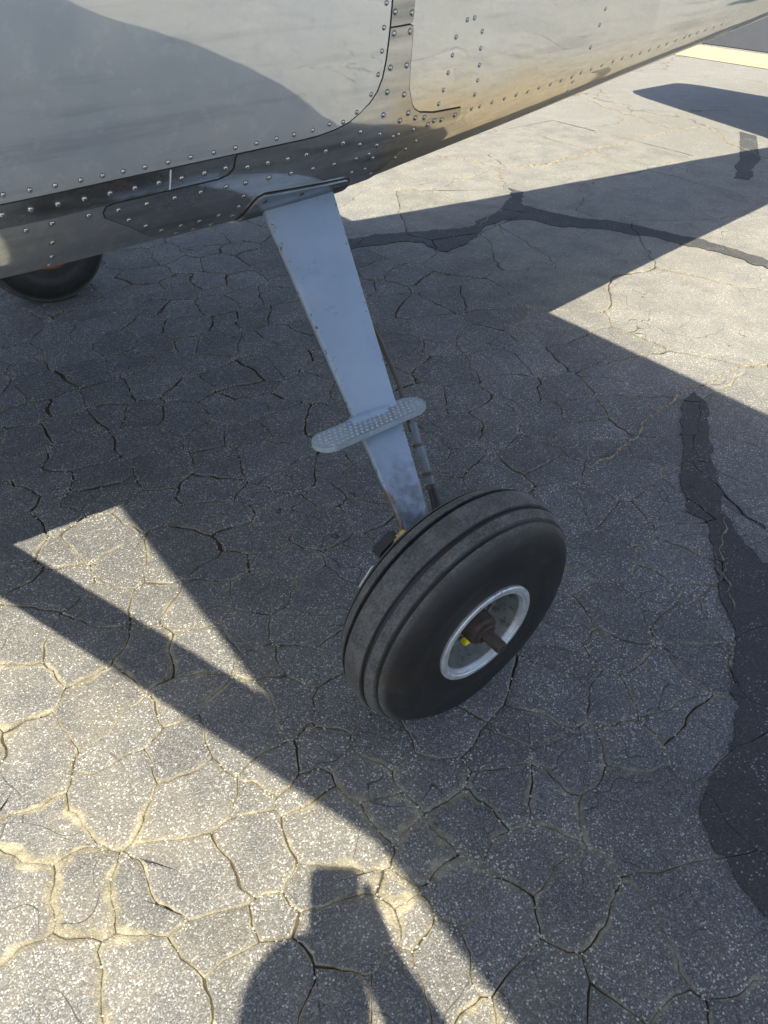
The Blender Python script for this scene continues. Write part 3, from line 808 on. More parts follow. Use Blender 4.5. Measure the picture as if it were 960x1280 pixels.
DOOR_EDGE = [(0.1653, 0.4615), (0.2281, 0.4610), (0.2838, 0.46), (0.3422, 0.4592), (0.4038, 0.4588), (0.4684, 0.4590), (0.5363, 0.4591), (0.6022, 0.4593), (0.6681, 0.4600), (0.7316, 0.4612), (0.7644, 0.4606), (0.7981, 0.4569), (0.8275, 0.4503), (0.85, 0.44), (0.8706, 0.4266), (0.8856, 0.4109), (0.895, 0.3909), (0.9003, 0.3666), (0.9034, 0.3369), (0.9053, 0.3113), (0.9066, 0.2794), (.908, .15), (.908, .02)]
door_outline = [(-.10, .02), (-.10, .44), (-.08, .457), (-.05, .4615)] + DOOR_EDGE
def grow(outline, d):
    area = sum(outline[k][0] * outline[(k + 1) % len(outline)][1] - outline[(k + 1) % len(outline)][0] * outline[k][1] for k in range(len(outline)))
    out = []
    n = len(outline)
    for i in range(n):
        a, b = outline[i - 1], outline[(i + 1) % n]
        tx, ty = b[0] - a[0], b[1] - a[1]
        L = math.hypot(tx, ty) + 1e-9
        nx, ny = ty / L, -tx / L
        if area < 0: nx, ny = -nx, -ny
        out.append((outline[i][0] + nx * d, outline[i][1] + ny * d))
    return out
LOWER = [(0.3772, 0.5216), (0.375, 0.5116), (0.3794, 0.5025), (0.3925, 0.4997), (0.4384, 0.4997), (0.4859, 0.4994), (0.5409, 0.4998), (0.5716, 0.4998), (0.5906, 0.4955), (0.6006, 0.4859), (0.6041, 0.4678), (.606, .4635),
         (0.6681, 0.4640), (0.7316, 0.4652), (0.7644, 0.4646), (0.7995, 0.4609), (0.830, 0.4540), (0.853, 0.443), (0.8735, 0.429), (0.889, 0.412), (0.8985, 0.391), (0.904, 0.3666), (0.907, 0.3369), (.9085, .318),
         (0.956, 0.3185), (.9612, .3215), (.9625, .33), (0.9631, 0.3828), (0.9656, 0.4225), (0.9775, 0.4525), (.986, .463), (1.0016, 0.4728), (1.0422, 0.4838), (1.1175, 0.4931), (1.1225, 0.51), (1.1181, 0.5253), (1.0472, 0.5259), (1.0156, 0.5266), (0.9747, 0.5513), (.955, .60), (.95, .72), (.54, .72), (.50, .65), (.46, .60), (0.4194, 0.5544)]
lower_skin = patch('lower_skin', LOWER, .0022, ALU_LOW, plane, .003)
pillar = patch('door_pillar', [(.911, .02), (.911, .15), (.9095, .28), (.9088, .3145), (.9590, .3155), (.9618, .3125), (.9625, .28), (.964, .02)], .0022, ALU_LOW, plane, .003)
sill = patch('sill_strip', [(-.06, .4655), (.2281, .4650), (.3422, .4632), (.5363, .4631), (.6010, .4632), (.6000, .4680), (.5975, .4840), (.5885, .4935), (.5710, .4973), (.5409, .4972), (.4384, .4972), (.3925, .4972), (.372, .4990), (.30, .5010), (-.06, .5030)], .0012, ALU_SILL, plane, .002)
link_seam = patch('sealant_seam', [(.4868, .4645), (.4888, .4645), (.4858, .4968), (.4836, .4968)], .0020, SEALANT, plane, .001)
# dark shut lines: a slightly larger dark sheet under each raised edge
door_gap = patch('door_seal', [(x + (.0028 if x > .86 else 0), t) for x, t in grow(door_outline, .0030)], .0027, GAP, plane, .003)
door = patch('door', door_outline, .0050, ALU_DOOR, plane, .0035, label='polished cabin door with a riveted rounded lower corner')
lower_gap = patch('skin_joint', grow(LOWER, .0020), .0010, GAP, plane, .002)
FAIR = [(.655, .715), (.646, .64), (.6475, .60), (.652, .575), (.658, .563), (.6703, .5575), (.76, .570), (.8566, .584), (.866, .588), (.8772, .605), (.887, .65), (.88, .715)]
fair_gap = patch('fairing_gap', grow(FAIR, .0038), .0027, GAP, plane, .003)
fairing = patch('gear_fairing', FAIR, .0075, ALU_PLATE, plane, .0060, label='dull metal fairing plate round the gear leg')

def rivet_mesh(name, r, h, ring, mat):
    prof = [(-.001, ring), (.00025, ring * .97), (.00012, r * 1.12), (.0001, r)]
    for i in range(1, 5):
        a = i / 4 * math.pi / 2
        prof.append((h * math.sin(a), r * math.cos(a)))
    prof[-1] = (h, .0001)
    me = lathe(name, prof, 12, False, deg=60)
    me.materials.append(mat); me.materials.append(RIVET_RING)
    k = len(prof) - 1
    for i, p in enumerate(me.polygons): p.material_index = 1 if i % k < 3 else 0
    return me
RM = rivet_mesh('rivet', .0037, .0018, .0056, RIVET)
RS = rivet_mesh('small_rivet', .0030, .0014, .0044, RIVET)
def rivets(plist, parent, off, me=RM, name='rivet'):
    for x, t in plist:
        p, n = SF(x, t), SN(x, t)
        o = link(name, me, None, parent)
        o.matrix_world = Matrix.Translation(p + n * off) @ frame_to(n)
DOOR_R = [(0.235, 0.4538), (0.2713, 0.4541), (0.3072, 0.4544), (0.3447, 0.4543), (0.3781, 0.4545), (0.41, 0.4545), (0.4447, 0.4549), (0.4831, 0.4552), (0.5216, 0.4548), (0.5613, 0.4551), (0.6006, 0.4550), (0.6397, 0.4553), (0.6778, 0.4552), (0.7122, 0.4552), (0.7497, 0.4550), (0.785, 0.4515), (0.8959, 0.2794), (0.8931, 0.3144), (0.8916, 0.3491), (0.8865, 0.3847), (0.8735, 0.4141), (0.8430, 0.4380), (0.8140, 0.4490)]
DOOR_R = [(x - .0, t - .0045 if x < .8 else t) for x, t in DOOR_R] + [(.896, .245), (.896, .21), (.896, .175), (.896, .14), (.896, .105), (.15, .4495), (.11, .4495), (.07, .4495), (.03, .4495)]
rivets(DOOR_R, door, .0050, RS)
SILL_R = [(0.2281, 0.4794), (0.2675, 0.4791), (0.3069, 0.4797), (0.3469, 0.4803), (0.3869, 0.4806), (0.4269, 0.4812), (0.4666, 0.4816), (0.5059, 0.4820), (0.5459, 0.4825), (0.5844, 0.482), (.19, .479), (.15, .479), (.11, .479), (.07, .479)]
rivets(SILL_R, sill, .0012)
LOW_R = [(0.6247, 0.4884), (0.6641, 0.4897), (0.7044, 0.4916), (0.7428, 0.4925), (0.7841, 0.4947), (0.8209, 0.4875), (0.8578, 0.475), (0.8616, 0.4997), (0.8628, 0.5306), (0.8666, 0.5675), (.868, .605), (0.3981, 0.5122), (0.445, 0.5134), (0.4934, 0.5147), (0.4153, 0.5378), (0.4469, 0.5638), (0.4794, 0.5919), (0.5153, 0.5922), (.515, .625), (0.5869, 0.5169), (0.54, 0.5156), (0.6247, 0.5184), (0.6709, 0.52), (0.7166, 0.5228), (0.7634, 0.5253), (0.8109, 0.5288), (0.6259, 0.5491), (0.6238, 0.5769), (.622, .61), (0.5875, 0.5903), (0.5513, 0.5938), (0.9063, 0.49), (0.9431, 0.5038), (0.9556, 0.5028), (0.9056, 0.5125), (0.8922, 0.5284), (0.9069, 0.5422),
         (0.9188, 0.3266), (0.9159, 0.3791), (0.9128, 0.4181), (0.9081, 0.4559), (0.9555, 0.3284), (0.9540, 0.3813), (0.9544, 0.4297), (0.97, 0.4656), (0.9513, 0.475), (0.9941, 0.5038), (0.9909, 0.48), (1.0166, 0.4863), (1.0319, 0.505), (1.0478, 0.5013), (1.0691, 0.5056), (1.1066, 0.5056), (.585, .63), (.55, .63), (.9, .57), (.93, .60)]
rivets(LOW_R, lower_skin, .0022)
rivets([(0.9185, 0.295), (0.9565, 0.3005), (.9185, .24), (.9565, .245), (.9185, .185), (.9565, .19)], pillar, .0022)
FUS_R = [(0.2566, 0.5133), (0.295, 0.5108), (0.3513, 0.5113), (0.2931, 0.5503), (0.2931, 0.5913), (.293, .63), (1.0181, 0.5403), (0.9972, 0.5538), (0.9784, 0.5713)]
rivets(FUS_R, fuselage, .0)
AFT_R = [(1.0516, 0.4700), (1.0588, 0.4459), (1.0656, 0.4163), (1.0713, 0.3872), (1.075, 0.3572), (1.1, 0.3325), (1.1191, 0.3319), (1.1456, 0.3584), (1.1484, 0.3884), (1.1519, 0.4191), (1.1538, 0.4478), (1.1534, 0.4753), (1.1572, 0.5066), (1.1819, 0.5081), (1.2191, 0.5094), (1.2578, 0.5109), (1.2956, 0.5131), (1.3334, 0.515), (1.3706, 0.5163), (1.4103, 0.519), (1.4466, 0.5191), (1.4863, 0.5206), (1.5166, 0.5174), (1.5544, 0.5178), (1.595, 0.5194), (1.6394, 0.5206), (1.6759, 0.5217), (1.7175, 0.5246), (1.755, 0.5281), (1.7947, 0.5294), (1.835, 0.53), (1.8703, 0.5307), (1.9097, 0.5324), (1.9509, 0.5328), (1.9741, 0.5327), (2.01, .534), (2.05, .535), (2.09, .536), (2.13, .537), (1.5156, 0.4559), (1.5294, 0.41), (1.5369, 0.3763), (1.5388, 0.34), (1.5019, 0.5391), (1.5103, 0.5722), (1.54, .30), (1.95, .575)]
rivets(AFT_R, fuselage, .0, RS)
rivets([(0.6738, 0.5735), (0.7563, 0.5840), (.842, .600)], fairing, .0075, rivet_mesh('fairing_screw', .0046, .0010, .0060, BOLT_DARK), 'screw')

# cabin windows and windscreen, above the frame
patch('side_window', [(.02, -.10), (.84, -.10), (.84, -.42), (.16, -.50)], .004, GLASS, plane, .003, .06, .04)
patch('side_window', [(.95, -.12), (1.45, -.16), (1.35, -.38), (.95, -.42)], .004, GLASS, plane, .003, .06, .04)

# wing
def wing_mesh(y0, y1, xle, chord, z, thick, tip=.16, n=18, sweep0=0, taper=1.0, xc=None):
    prof = []
    for i in range(n + 1):
        c = .5 * (1 - math.cos(math.pi * i / n))
        yt = 5 * thick * (.2969 * math.sqrt(c) - .126 * c - .3516 * c * c + .2843 * c ** 3 - .1036 * c ** 4)
        prof.append((c, yt))
    ring = [(c, yt * 1.15) for c, yt in prof] + [(c, -yt * .85) for c, yt in reversed(prof[1:-1])]
    V, F = [], []
    stations = []
    L = y1 - y0
    for f in np.concatenate([np.array([0, .004, .012, .025]), np.linspace(.06, .94, 12), np.array([.975, .988, .996, 1])]):
        stations.append((y0 + L * f, f))
    for y, f in stations:
        e = min((y - y0), (y1 - y)) / tip
        s = 1 if e >= 1 else max(.02, math.sqrt(max(0, 1 - (1 - e) ** 2)))
        g = abs(y - YC) / max(abs(y0 - YC), abs(y1 - YC))
        ch = chord * (1 - (1 - taper) * g)
        xl = xle + sweep0 * g
        for c, t in ring: V.append((xl + ch * (.5 + (c - .5) * (.72 + .28 * s)), y, z + t * ch * s))
    m_ = len(ring)
    for i in range(len(stations) - 1):
        for j in range(m_): F.append((i * m_ + j, i * m_ + (j + 1) % m_, (i + 1) * m_ + (j + 1) % m_, (i + 1) * m_ + j))
    F.append(tuple(range(m_))[::-1]); F.append(tuple(range((len(stations) - 1) * m_, len(stations) * m_)))
    me = mesh('wing', V, F)
    autosmooth(me, 35)
    return me
wing = link('wing', wing_mesh(-3.95, 2 * YC + 3.95, -.125, 1.63, 2.02, .12), ALU_DULL, plane)
def strut(sgn):
    a, b = Vector((-.122, YC - sgn * .56, .745)), Vector((.115, YC - sgn * 2.57, 1.96))
    d = (b - a).normalized()
    a = a - d * .16
    q = Matrix((Vector((1, 0, 0)), d.cross(Vector((1, 0, 0))).normalized(), d)).transposed()
    ux = (Vector((1, 0, 0)) - d * d.x).normalized(); uy = d.cross(ux)
    V, F = [], []
    N_ = 20
    for s in (0, 1):
        p = a + (b - a) * s
        for j in range(N_):
            t = 2 * math.pi * j / N_
            V.append(p + ux * ((.062 - .002 * s) * math.cos(t)) + uy * (.021 * math.sin(t)))
    for j in range(N_): F.append((j, (j + 1) % N_, N_ + (j + 1) % N_, N_ + j))
    F.append(tuple(range(N_))[::-1]); F.append(tuple(range(N_, 2 * N_)))
    me = mesh('wing_strut', V, F)
    autosmooth(me, 40)
    return link('wing_strut', me, ALU_DULL, plane)
strut(1); strut(-1)
stab = link('tailplane', wing_mesh(YC - 1.78, YC + 1.78, 4.44, 1.25, 1.22, .07, .22, sweep0=.53, taper=.52), ALU_DULL, plane)
def fin():
    out = [(4.3, 1.34), (4.95, 1.62), (5.35, 2.25), (5.75, 2.25), (5.80, 1.75), (5.75, 1.2), (5.2, 1.2)]
    V, F = [], []
    cx, cz = 5.3, 1.6
    n = len(out)
    for s in (-1, 1):
        for x, z in out: V.append((x, YC + s * .006, z))
        for x, z in out: V.append((cx + (x - cx) * .8, YC + s * .05, cz + (z - cz) * .85))
    for k in (0, 2 * n):
        for j in range(n): F.append((k + j, k + (j + 1) % n, k + n + (j + 1) % n, k + n + j))
        F.append(tuple(range(k + n, k + 2 * n)))
    for j in range(n): F.append((j, (j + 1) % n, 2 * n + (j + 1) % n, 2 * n + j))
    me = mesh('tail_fin', V, F)
    bm = bmesh.new(); bm.from_mesh(me); bmesh.ops.recalc_face_normals(bm, faces=bm.faces); bm.to_mesh(me); bm.free()
    return link('tail_fin', me, ALU_DULL, plane)
fin()

# spring-steel gear leg: outer face from the fuselage slot to the axle
L0, R0, L1, R1 = Vector((.690, 1.3, .692)), Vector((.846, 1.3, .692)), Vector((.645, .82, .284)), Vector((.708, .82, .284))
def leg_mesh():
    V, F, E_, R_ = [], [], [], []
    stations = [-.16, -.05, 0] + [i / 16 for i in range(1, 17)] + [1.05, 1.10, 1.15, 1.20]
    rows = 0
    for s in stations:
        sc = min(s, 1.0)
        l, r = L0.lerp(L1, sc), R0.lerp(R1, sc)
        d = (L1 - L0).normalized()
        if s > 1:
            k = s - 1
            drop = Vector((0, -.26 * k, -.56 * k))
            l = L1 + Vector((-.02 * k, 0, 0)) + drop; r = R1 + Vector((-.10 * k, 0, 0)) + drop
            d = Vector((0, -.3, -.9)).normalized()
        across = (r - l)
        w = across.length
        u = across.normalized()
        n_out = u.cross(d)
        if n_out.y > 0: n_out = -n_out
        n_out.normalize()
        th = .0165 - .003 * min(max(s, 0), 1)
        c = .0028
        prof = [(0, c), (c * .35, c * .35), (c, 0), (w * .25, 0), (w * .5, 0), (w * .75, 0), (w - c, 0), (w - c * .35, c * .35), (w, c), (w, th - c), (w - c, th), (w * .5, th), (c, th), (0, th - c)]
        eg = [1, 1, .85, 0, 0, 0, .85, 1, 1, 1, .8, 0, .8, 1]
        for (a, b), e in zip(prof, eg):
            V.append(l + u * a - n_out * b); E_.append(e); R_.append(max(0, min(1, (s - .72) / .36)))
        rows += 1
    n = 14
    for i in range(rows - 1):
        for j in range(n): F.append((i * n + j, i * n + (j + 1) % n, (i + 1) * n + (j + 1) % n, (i + 1) * n + j))
    F.append(tuple(range(n))[::-1]); F.append(tuple(range((rows - 1) * n, rows * n)))
    me = mesh('gear_leg', V, F, attrs={'edge': E_, 'rust': R_})
    bm = bmesh.new(); bm.from_mesh(me); bmesh.ops.recalc_face_normals(bm, faces=bm.faces); bm.to_mesh(me); bm.free()
    autosmooth(me, 50)
    return me
LEG = leg_mesh()
leg = link('gear_leg', LEG, PAINT, plane, label='flat tapering grey spring-steel gear leg with chipped edges')

# step: long rounded plate with raised dimples
step_bm = bmesh.new()
SL, SW = .245, .058
pts2 = []
for i in range(13):
    a = math.pi / 2 + math.pi * i / 12
    pts2.append((-SL / 2 + SW / 2 + math.cos(a) * SW / 2, math.sin(a) * SW / 2))
for i in range(13):
    a = -math.pi / 2 + math.pi * i / 12
    pts2.append((SL / 2 - SW * .62 + math.cos(a) * SW * .62, math.sin(a) * SW / 2 * (1.0)))
vs_ = [step_bm.verts.new((x, y, 0)) for x, y in pts2]
f = step_bm.faces.new(vs_)
ex = bmesh.ops.extrude_face_region(step_bm, geom=[f])
bmesh.ops.translate(step_bm, verts=[v for v in ex['geom'] if isinstance(v, bmesh.types.BMVert)], vec=(0, 0, .011))
bmesh.ops.recalc_face_normals(step_bm, faces=step_bm.faces)
topf = max(step_bm.faces, key=lambda q: q.calc_center_median().z)
ins = bmesh.ops.inset_region(step_bm, faces=[topf], thickness=.0028)
bmesh.ops.translate(step_bm, verts=topf.verts[:], vec=(0, 0, -.0016))
bmesh.ops.bevel(step_bm, geom=[e for e in step_bm.edges if e.calc_face_angle(0) > 1.0], offset=.0010, segments=2, affect='EDGES')
STEP_ME = from_bm('step', step_bm, 30)
step = link('step', STEP_ME, STEPM, plane, label='grey dimpled step plate clamped across the gear leg')
STEP_M = Matrix.Translation((.677, .950, .404)) @ Matrix.Rotation(math.radians(-4), 4, 'X') @ Matrix.Rotation(math.radians(2.5), 4, 'Z') @ Matrix.Rotation(math.radians(0), 4, 'Y')
step.matrix_world = STEP_M
dimple = lathe('dimple', [(0, .0027), (.0010, .0025), (.0020, .0016), (.0024, .0001)], 8, False, deg=70)
dimple.materials.append(DIMPLEM)
for ix in range(21):
    for iy in range(5):
        x = -SL / 2 + .013 + ix * .0108 + (.0054 if iy % 2 else 0)
        y = (iy - 2) * .0098
        if abs(y) > .012 and (x < -SL / 2 + .022 or x > SL / 2 - .03): continue
        if x > SL / 2 - .012: continue
        o = link('dimple', dimple, None, step)
        o.matrix_parent_inverse = Matrix.Identity(4)
        o.location = (x, y, .0094)
link('step_clamp', bevel_box('step_clamp', (.085, .022, .035), (.684, .966, .402), Matrix.Rotation(math.radians(-40), 4, 'X'), .004), PAINT, plane)

# brake hose down the aft edge of the leg
brake = link('brake_line', tube('brake_line', [(.80, 1.33, .70), (.80, 1.25, .615), (.803, 1.16, .537), (.797, 1.08, .474), (.786, 1.01, .424), (.772, .965, .382), (.765, .945, .36)], .0045, 10), BOLT_DARK, plane)
link('hose', tube('hose', [(.772, .948, .363), (.770, .925, .334), (.766, .905, .314), (.764, .885, .287), (.761, .865, .256), (.754, .845, .232), (.70, .80, .20)], [.0065, .0075, .0080, .0075, .0075, .0085, .0075], 12), HOSEM, plane)
for p, q, r in (((.774, .955, .371), (.771, .940, .353), .0098), ((.770, .926, .335), (.767, .913, .321), .0105), ((.766, .908, .316), (.765, .897, .302), .0095)):
    link('hose_fitting', tube('hose_fitting', [p, q], r, 8), HOSEM, plane)
link('hose_boot', tube('hose_boot', [(.7625, .880, .279), (.7605, .860, .250), (.755, .845, .232), (.73, .825, .215)], [.008, .0095, .0105, .0105], 12), BLACKP, plane)

# ---- main wheel: local Z is the axle, pointing outward
CAMBER, TOE = math.radians(5.2), math.radians(1.55)
AX = Vector((math.sin(TOE), -math.cos(TOE) * math.cos(CAMBER), -math.sin(CAMBER))).normalized()
RIMC = Vector((.643, .5866, .2035))
WC = RIMC - AX * .069
WM = Matrix.Translation(WC) @ frame_to(AX)
R_T, W_T, R_R = .2225, .140, .0945
def tyre_mesh():
    rm = R_R + (R_T - R_R) * .45
    sh = 2.3
    pr = []
    def rad(a):
        u = min(abs(a) / (W_T / 2), 1)
        return rm + (R_T - rm) * (1 - u ** sh) ** (1 / sh)
    # inner bead, inner wall, tread, outer wall, outer bead
    wall = []
    for i in range(15):
        th = math.pi * (.5 + .5 * i / 14)
        ct, st = math.cos(th), math.sin(th)
        wall.append((W_T / 2 * st ** (2 / sh), rm - (rm - R_R) * abs(ct) ** (2 / sh)))
    wall = [(max(a, .0665), r) for a, r in wall]
    GR = [(-.0465, .0055), (-.0235, .0088), (.0235, .0098), (.0455, .0068)]
    gd = .0068
    tread = []
    As = list(np.linspace(-W_T / 2 * .9995, W_T / 2 * .9995, 61))
    for g, gw in GR: As += [g - gw / 2 - .0006, g - gw / 2, g - gw / 2 + .0008, g + gw / 2 - .0008, g + gw / 2, g + gw / 2 + .0006]
    for a in sorted(As):
        r = rad(a)
        inside = any(abs(a - g) < gw / 2 - .0003 for g, gw in GR)
        lo = max((1 - abs(a) / .062), 0)
        tr = max(0.0, min(1.0, (.0585 - abs(a)) / .010)) * (0.0 if inside else 1.0)
        tread.append((a, r - (gd if inside else 0), tr))
    prof = [(-a, r, 0) for a, r in reversed(wall)] + tread + [(a, r, 0) for a, r in wall]
    prof = prof + [(.060, R_R - .004, 0), (-.060, R_R - .004, 0)]
    me = lathe('tyre', [(a, r) for a, r, _ in prof], 128, True, [t for _, _, t in prof], deg=50)
    for v in me.vertices:                                    # sits on the ground under load
        w = WM @ v.co
        if w.z < .03:
            k = max(0, .03 - w.z)
            v.co.z += (1 if v.co.z > 0 else -1) * k * .22 * min(1, abs(v.co.z) / .05)
        w = WM @ v.co
        if w.z < .001: w.z = .001 + (w.z - .001) * .03
        v.co = WM.inverted() @ w
    return me
TYRE = tyre_mesh()
RIM_OUT = lathe('rim', [(.040, .0955), (.060, .0955), (.066, .0975), (.0705, .0978), (.0725, .0960), (.0735, .0925), (.0725, .0885), (.0705, .0872), (.0705, .0835), (.066, .0815), (.062, .0805), (.062, .090)], 96, True, deg=30)
WEB = lathe('wheel_web', [(.0635, .0808), (.050, .0790), (.030, .0765), (.022, .0735), (.018, .066), (.018, .050), (.024, .044), (.030, .040), (.030, .010), (.010, .010), (.010, .084), (.0615, .084)], 72, True)
HUB = lathe('hub_cap', [(.018, .0285), (.060, .0285), (.0645, .0265), (.0660, .0235), (.0660, .0165), (.062, .0145), (.02, .0145)], 40, True, deg=25)
STUB = lathe('axle_stub', [(.0, .0112), (.103, .0112), (.1065, .0102), (.1075, .0085), (.1075, .0055), (.105, .0050), (.105, .0001)], 32, False, deg=25)
NUT = lathe('axle_nut', [(.064, .0205), (.0705, .0205), (.0715, .0190), (.0715, .0137), (.064, .0137)], 6, True, deg=20)
DISC = lathe('brake_disc', [(-.052, .088), (-.060, .088), (-.060, .055), (-.075, .050), (-.075, .03), (-.052, .03)], 64, True)
RIM_IN = lathe('inner_rim', [(-.040, .0955), (-.066, .0975), (-.0725, .0960), (-.0735, .0915), (-.0705, .085), (-.050, .080), (-.03, .08)], 72, True)
LUG = lathe('web_bolt', [(.0, .0062), (.0075, .0062), (.0085, .0050), (.0085, .0001)], 6, False, deg=20)
CAP = bevel_box('valve_cap', (.013, .011, .012), bev=.0016)
def build_wheel(M, parent, label):
    w = empty('main_wheel', parent)
    w.matrix_world = M
    w['label'] = label
    for nm, me, mt in (('tyre', TYRE, RUBBER), ('rim', RIM_OUT, RIMM), ('wheel_web', WEB, WEBM), ('hub_cap', HUB, RUSTM), ('axle_nut', NUT, RUSTM), ('axle_stub', STUB, RUSTM), ('brake_disc', DISC, RUSTDISC), ('inner_rim', RIM_IN, RIMM)):
        link(nm, me, mt, w)
    for k in range(3):
        a = math.radians(35 + 120 * k)
        o = link('web_bolt', LUG, WEBM, w)
        o.location = (.057 * math.cos(a), .057 * math.sin(a), .018)
    return w
wheel = build_wheel(WM, plane, 'near main wheel with a grooved dusty tyre and a rusty axle stub')
inv = WM.inverted()
o = link('valve_cap', CAP, YELLOW, wheel)
loc = inv @ Vector((.6433, .6291, .1453))
o.location = (loc.x, loc.y, .030)
o = link('green_dot', lathe('green_dot', [(0, .003), (.001, .003), (.001, .0001)], 10, False), GREENP, wheel)
loc2 = inv @ Vector((.664, .622, .150))
o.location = (loc2.x, loc2.y, .026)
for k in range(3):
    a = math.radians(95 + 120 * k)
    o = link('web_shade_disc', lathe('web_shade_disc', [(0, .0150), (.0012, .0145), (.0006, .0120), (.0004, .0001)], 20, False), BLACKP, wheel)  # flat black disc painting in the shade of a hollow in the web
    o.location = (.056 * math.cos(a), .056 * math.sin(a), .0182)
for p, q in (((.7705, .930, .340), (.7695, .926, .335)), ((.765, .893, .299), (.7645, .889, .293)), ((.763, .879, .2785), (.7625, .875, .2725))):
    link('hose_clamp', tube('hose_clamp', [p, q], .0112, 12), BOLT_DARK, plane)
WM2 = Matrix.Translation((WC.x, YC, 0)) @ Matrix.Rotation(math.pi, 4, 'Z') @ Matrix.Translation((-WC.x, -YC, 0)) @ WM
far = build_wheel(WM2, plane, 'far main wheel half hidden under the fuselage')
for ch in far.children:
    if ch.name.startswith('inner_rim'):
        ch.data = RIM_IN.copy(); ch.data.materials.clear(); ch.data.materials.append(RUSTDISC)
leg2 = link('gear_leg', LEG, None, plane)
leg2.matrix_world = Matrix.Translation((0, 2 * YC, 0)) @ Matrix.Diagonal((1, -1, 1, 1))
leg2['label'] = 'far gear leg under the fuselage'
# axle carrier and brake caliper behind the near wheel
link('axle', tube('axle', [WC - AX * .012, WC - AX * .13], .021, 20), RUSTM, plane)
cal = link('brake_caliper', bevel_box('brake_caliper', (.050, .030, .024), (.583, .775, .293), Matrix.Rotation(math.radians(-30), 4, 'Y'), .005), BLACKP, plane)
link('bleeder', bevel_box('bleeder', (.030, .014, .012), (.6015, .765, .309), Matrix.Rotation(math.radians(-28), 4, 'Y'), .003), OLDYEL, plane)
link('backing_plate', bevel_box('backing_plate', (.045, .008, .042), (.532, .745, .268), Matrix.Rotation(math.radians(-50), 4, 'Y'), .003), RIMM, plane)

# nose gear and propeller, ahead of the frame
nw = Matrix.Translation((-.95, YC, .195)) @ frame_to((0, -1, 0))
nose = empty('nose_wheel', plane); nose.matrix_world = nw
TY2 = TYRE.copy()
for v in TY2.vertices: v.co *= .86
link('tyre', TY2, None, nose); link('rim', RIM_OUT, None, nose); link('wheel_web', WEB, None, nose); link('inner_rim', RIM_IN, None, nose)
link('nose_strut', tube('nose_strut', [(-.95, YC - .10, .2), (-.95, YC - .10, .44), (-.95, YC, .50), (-.95, YC, .80)], .022, 14), PAINT, plane)
link('spinner', tube('spinner', [(-1.58, YC, .95), (-1.72, YC, .95), (-1.80, YC, .95), (-1.86, YC, .95)], [.13, .12, .08, .01], 24), ALU, plane)
pb = bevel_box('propeller', (.03, .14, 1.8), (-1.68, YC, .98), Matrix.Rotation(math.radians(0), 4, 'X'), .012)
link('propeller', pb, BLACKP, plane)
# ------------------------------------------------------------------ the photographer, standing at the camera, seen only by the shadow
def wpt(r, f, z): return RIGHT * r + HEAD * f + Vector((0, 0, z))
def mat_clothes():
    M = NT('clothes_and_skin')
    p = M.pos()
    sp = M.n('ShaderNodeSeparateXYZ'); M.l(p, sp.inputs[0])
    z = M.math('ADD', sp.outputs[2], M.math('MULTIPLY', M.noise(p, 6, 2).outputs[0], .02))
    c = M.ramp(M.math('DIVIDE', z, 2.0), [(0, (.03, .025, .02)), (.05, (.04, .05, .09)), (.42, (.10, .13, .20)), (.63, (.42, .26, .19))], 'CONSTANT')
    M.set(Base_Color=c, Roughness=.75)
    return M.mat
JT = {  # name: (right, forward, up, radius)
    'pelvis': (0, -.36, .80, .135), 'belly': (0, -.36, .92, .130), 'chest': (0, -.37, 1.07, .140), 'collar': (-.005, -.365, 1.19, .085), 'neck': (-.01, -.345, 1.26, .052), 'jaw': (-.013, -.31, 1.318, .070), 'skull': (-.0155, -.305, 1.402, .084), 'crown': (-.0155, -.31, 1.448, .064), 'nose': (-.014, -.21, 1.365, .016),
    'hipl': (-.085, -.36, .76, .095), 'kneel': (-.10, -.34, .44, .058), 'anklel': (-.11, -.37, .085, .040), 'toel': (-.125, -.24, .035, .034),
    'hipr': (.085, -.36, .76, .095), 'kneer': (.10, -.34, .44, .058), 'ankler': (.11, -.37, .085, .040), 'toer': (.125, -.24, .035, .034),
    'shl': (-.155, -.375, 1.165, .062), 'ell': (-.20, -.40, .92, .044), 'wrl': (-.19, -.33, .70, .029), 'pal': (-.185, -.305, .635, .032),
    'shr': (.155, -.365, 1.165, .062), 'elr': (.125, -.145, .975, .043), 'wrr': (.055, -.055, 1.035, .028), 'par': (.030, -.022, 1.075, .030)}
LK = [('pelvis', 'belly'), ('belly', 'chest'), ('chest', 'collar'), ('collar', 'neck'), ('neck', 'jaw'), ('jaw', 'skull'), ('skull', 'crown'), ('jaw', 'nose'), ('pelvis', 'hipl'), ('hipl', 'kneel'), ('kneel', 'anklel'), ('anklel', 'toel'), ('pelvis', 'hipr'), ('hipr', 'kneer'), ('kneer', 'ankler'), ('ankler', 'toer'), ('collar', 'shl'), ('shl', 'ell'), ('ell', 'wrl'), ('wrl', 'pal'), ('collar', 'shr'), ('shr', 'elr'), ('elr', 'wrr'), ('wrr', 'par')]
for k in range(4):                                            # fingers: relaxed on the left, closed round the phone on the right
    a = (k - 1.5) * .018
    JT[f'fl{k}a'] = (-.185 + a * .3, -.300 + a, .590, .009); JT[f'fl{k}b'] = (-.178 + a * .3, -.292 + a, .555 - .006 * (k % 3), .008)
    LK += [('pal', f'fl{k}a'), (f'fl{k}a', f'fl{k}b')]
    JT[f'fr{k}a'] = (.046, .004 - k * .010, 1.090 - k * .020, .009); JT[f'fr{k}b'] = (.040, .022 - k * .012, 1.094 - k * .020, .008)
    LK += [('par', f'fr{k}a'), (f'fr{k}a', f'fr{k}b')]
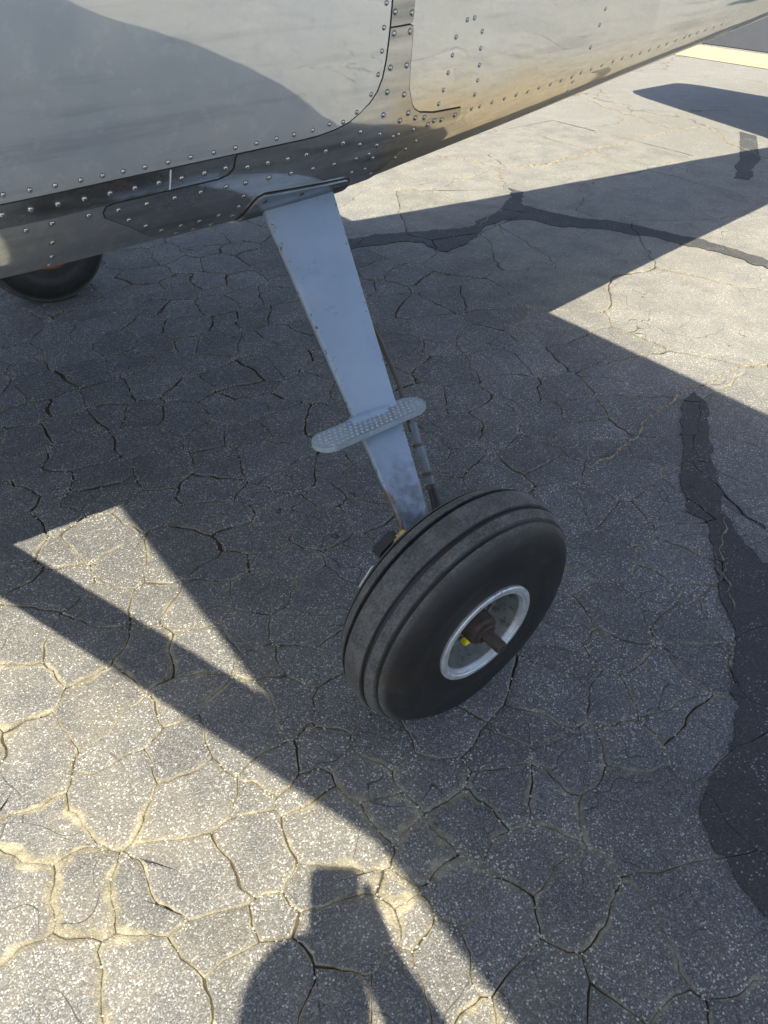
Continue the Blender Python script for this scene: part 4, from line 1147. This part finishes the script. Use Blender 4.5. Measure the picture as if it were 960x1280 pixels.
JT['tl'] = (-.165, -.27, .61, .010); LK.append(('pal', 'tl'))
JT['tr'] = (.028, -.030, 1.118, .010); LK.append(('par', 'tr'))
names = list(JT)
pm = bpy.data.meshes.new('person')
pm.from_pydata([tuple(wpt(*JT[n][:3])) for n in names], [(names.index(a), names.index(b)) for a, b in LK], [])
person = link('person', pm, mat_clothes(), None, label='person in a blue shirt holding up a phone, seen only as a shadow', category='person')
sk = person.modifiers.new('skin', 'SKIN')
sk.use_smooth_shade = True
for i, n in enumerate(names):
    d = pm.skin_vertices[0].data[i]
    d.radius = (JT[n][3], JT[n][3])
    d.use_root = n == 'pelvis'
sb = person.modifiers.new('subsurf', 'SUBSURF')
sb.levels = sb.render_levels = 2
# hair cap
hb = bmesh.new()
bmesh.ops.create_uvsphere(hb, u_segments=24, v_segments=14, radius=1)
bmesh.ops.delete(hb, geom=[v for v in hb.verts if v.co.z < -.15 and v.co.y > -.2], context='VERTS')
q = Matrix((RIGHT, HEAD, Vector((0, 0, 1)))).transposed().to_4x4()
bmesh.ops.transform(hb, matrix=Matrix.Translation(wpt(-.0155, -.315, 1.412)) @ q @ Matrix.Diagonal((.089, .105, .098, 1)), verts=hb.verts)
link('hair', from_bm('hair', hb, 60), mat_plain('hair', (.03, .02, .015), .6, var=.4, scale=90), person)
# phone
ph_bm = bmesh.new()
bmesh.ops.create_cube(ph_bm, size=1)
bmesh.ops.scale(ph_bm, verts=ph_bm.verts, vec=(.0735, .155, .0085))
bmesh.ops.bevel(ph_bm, geom=[e for e in ph_bm.edges if abs((e.verts[0].co - e.verts[1].co).z) > .005], offset=.006, segments=4, affect='EDGES')
phone = link('phone', from_bm('phone', ph_bm), BLACKP, None, label='dark phone held up in the photographer\'s right hand', category='phone')
pmw = Matrix.Identity(4)
pc = Vector((0, 0, CAM_H)) - FWD * .013 - UPV * (.0775 - .0235) - RIGHT * .0015
for r in range(3):
    pmw[r][0], pmw[r][1], pmw[r][2], pmw[r][3] = RIGHT[r], UPV[r], -FWD[r], pc[r]
phone.matrix_world = pmw
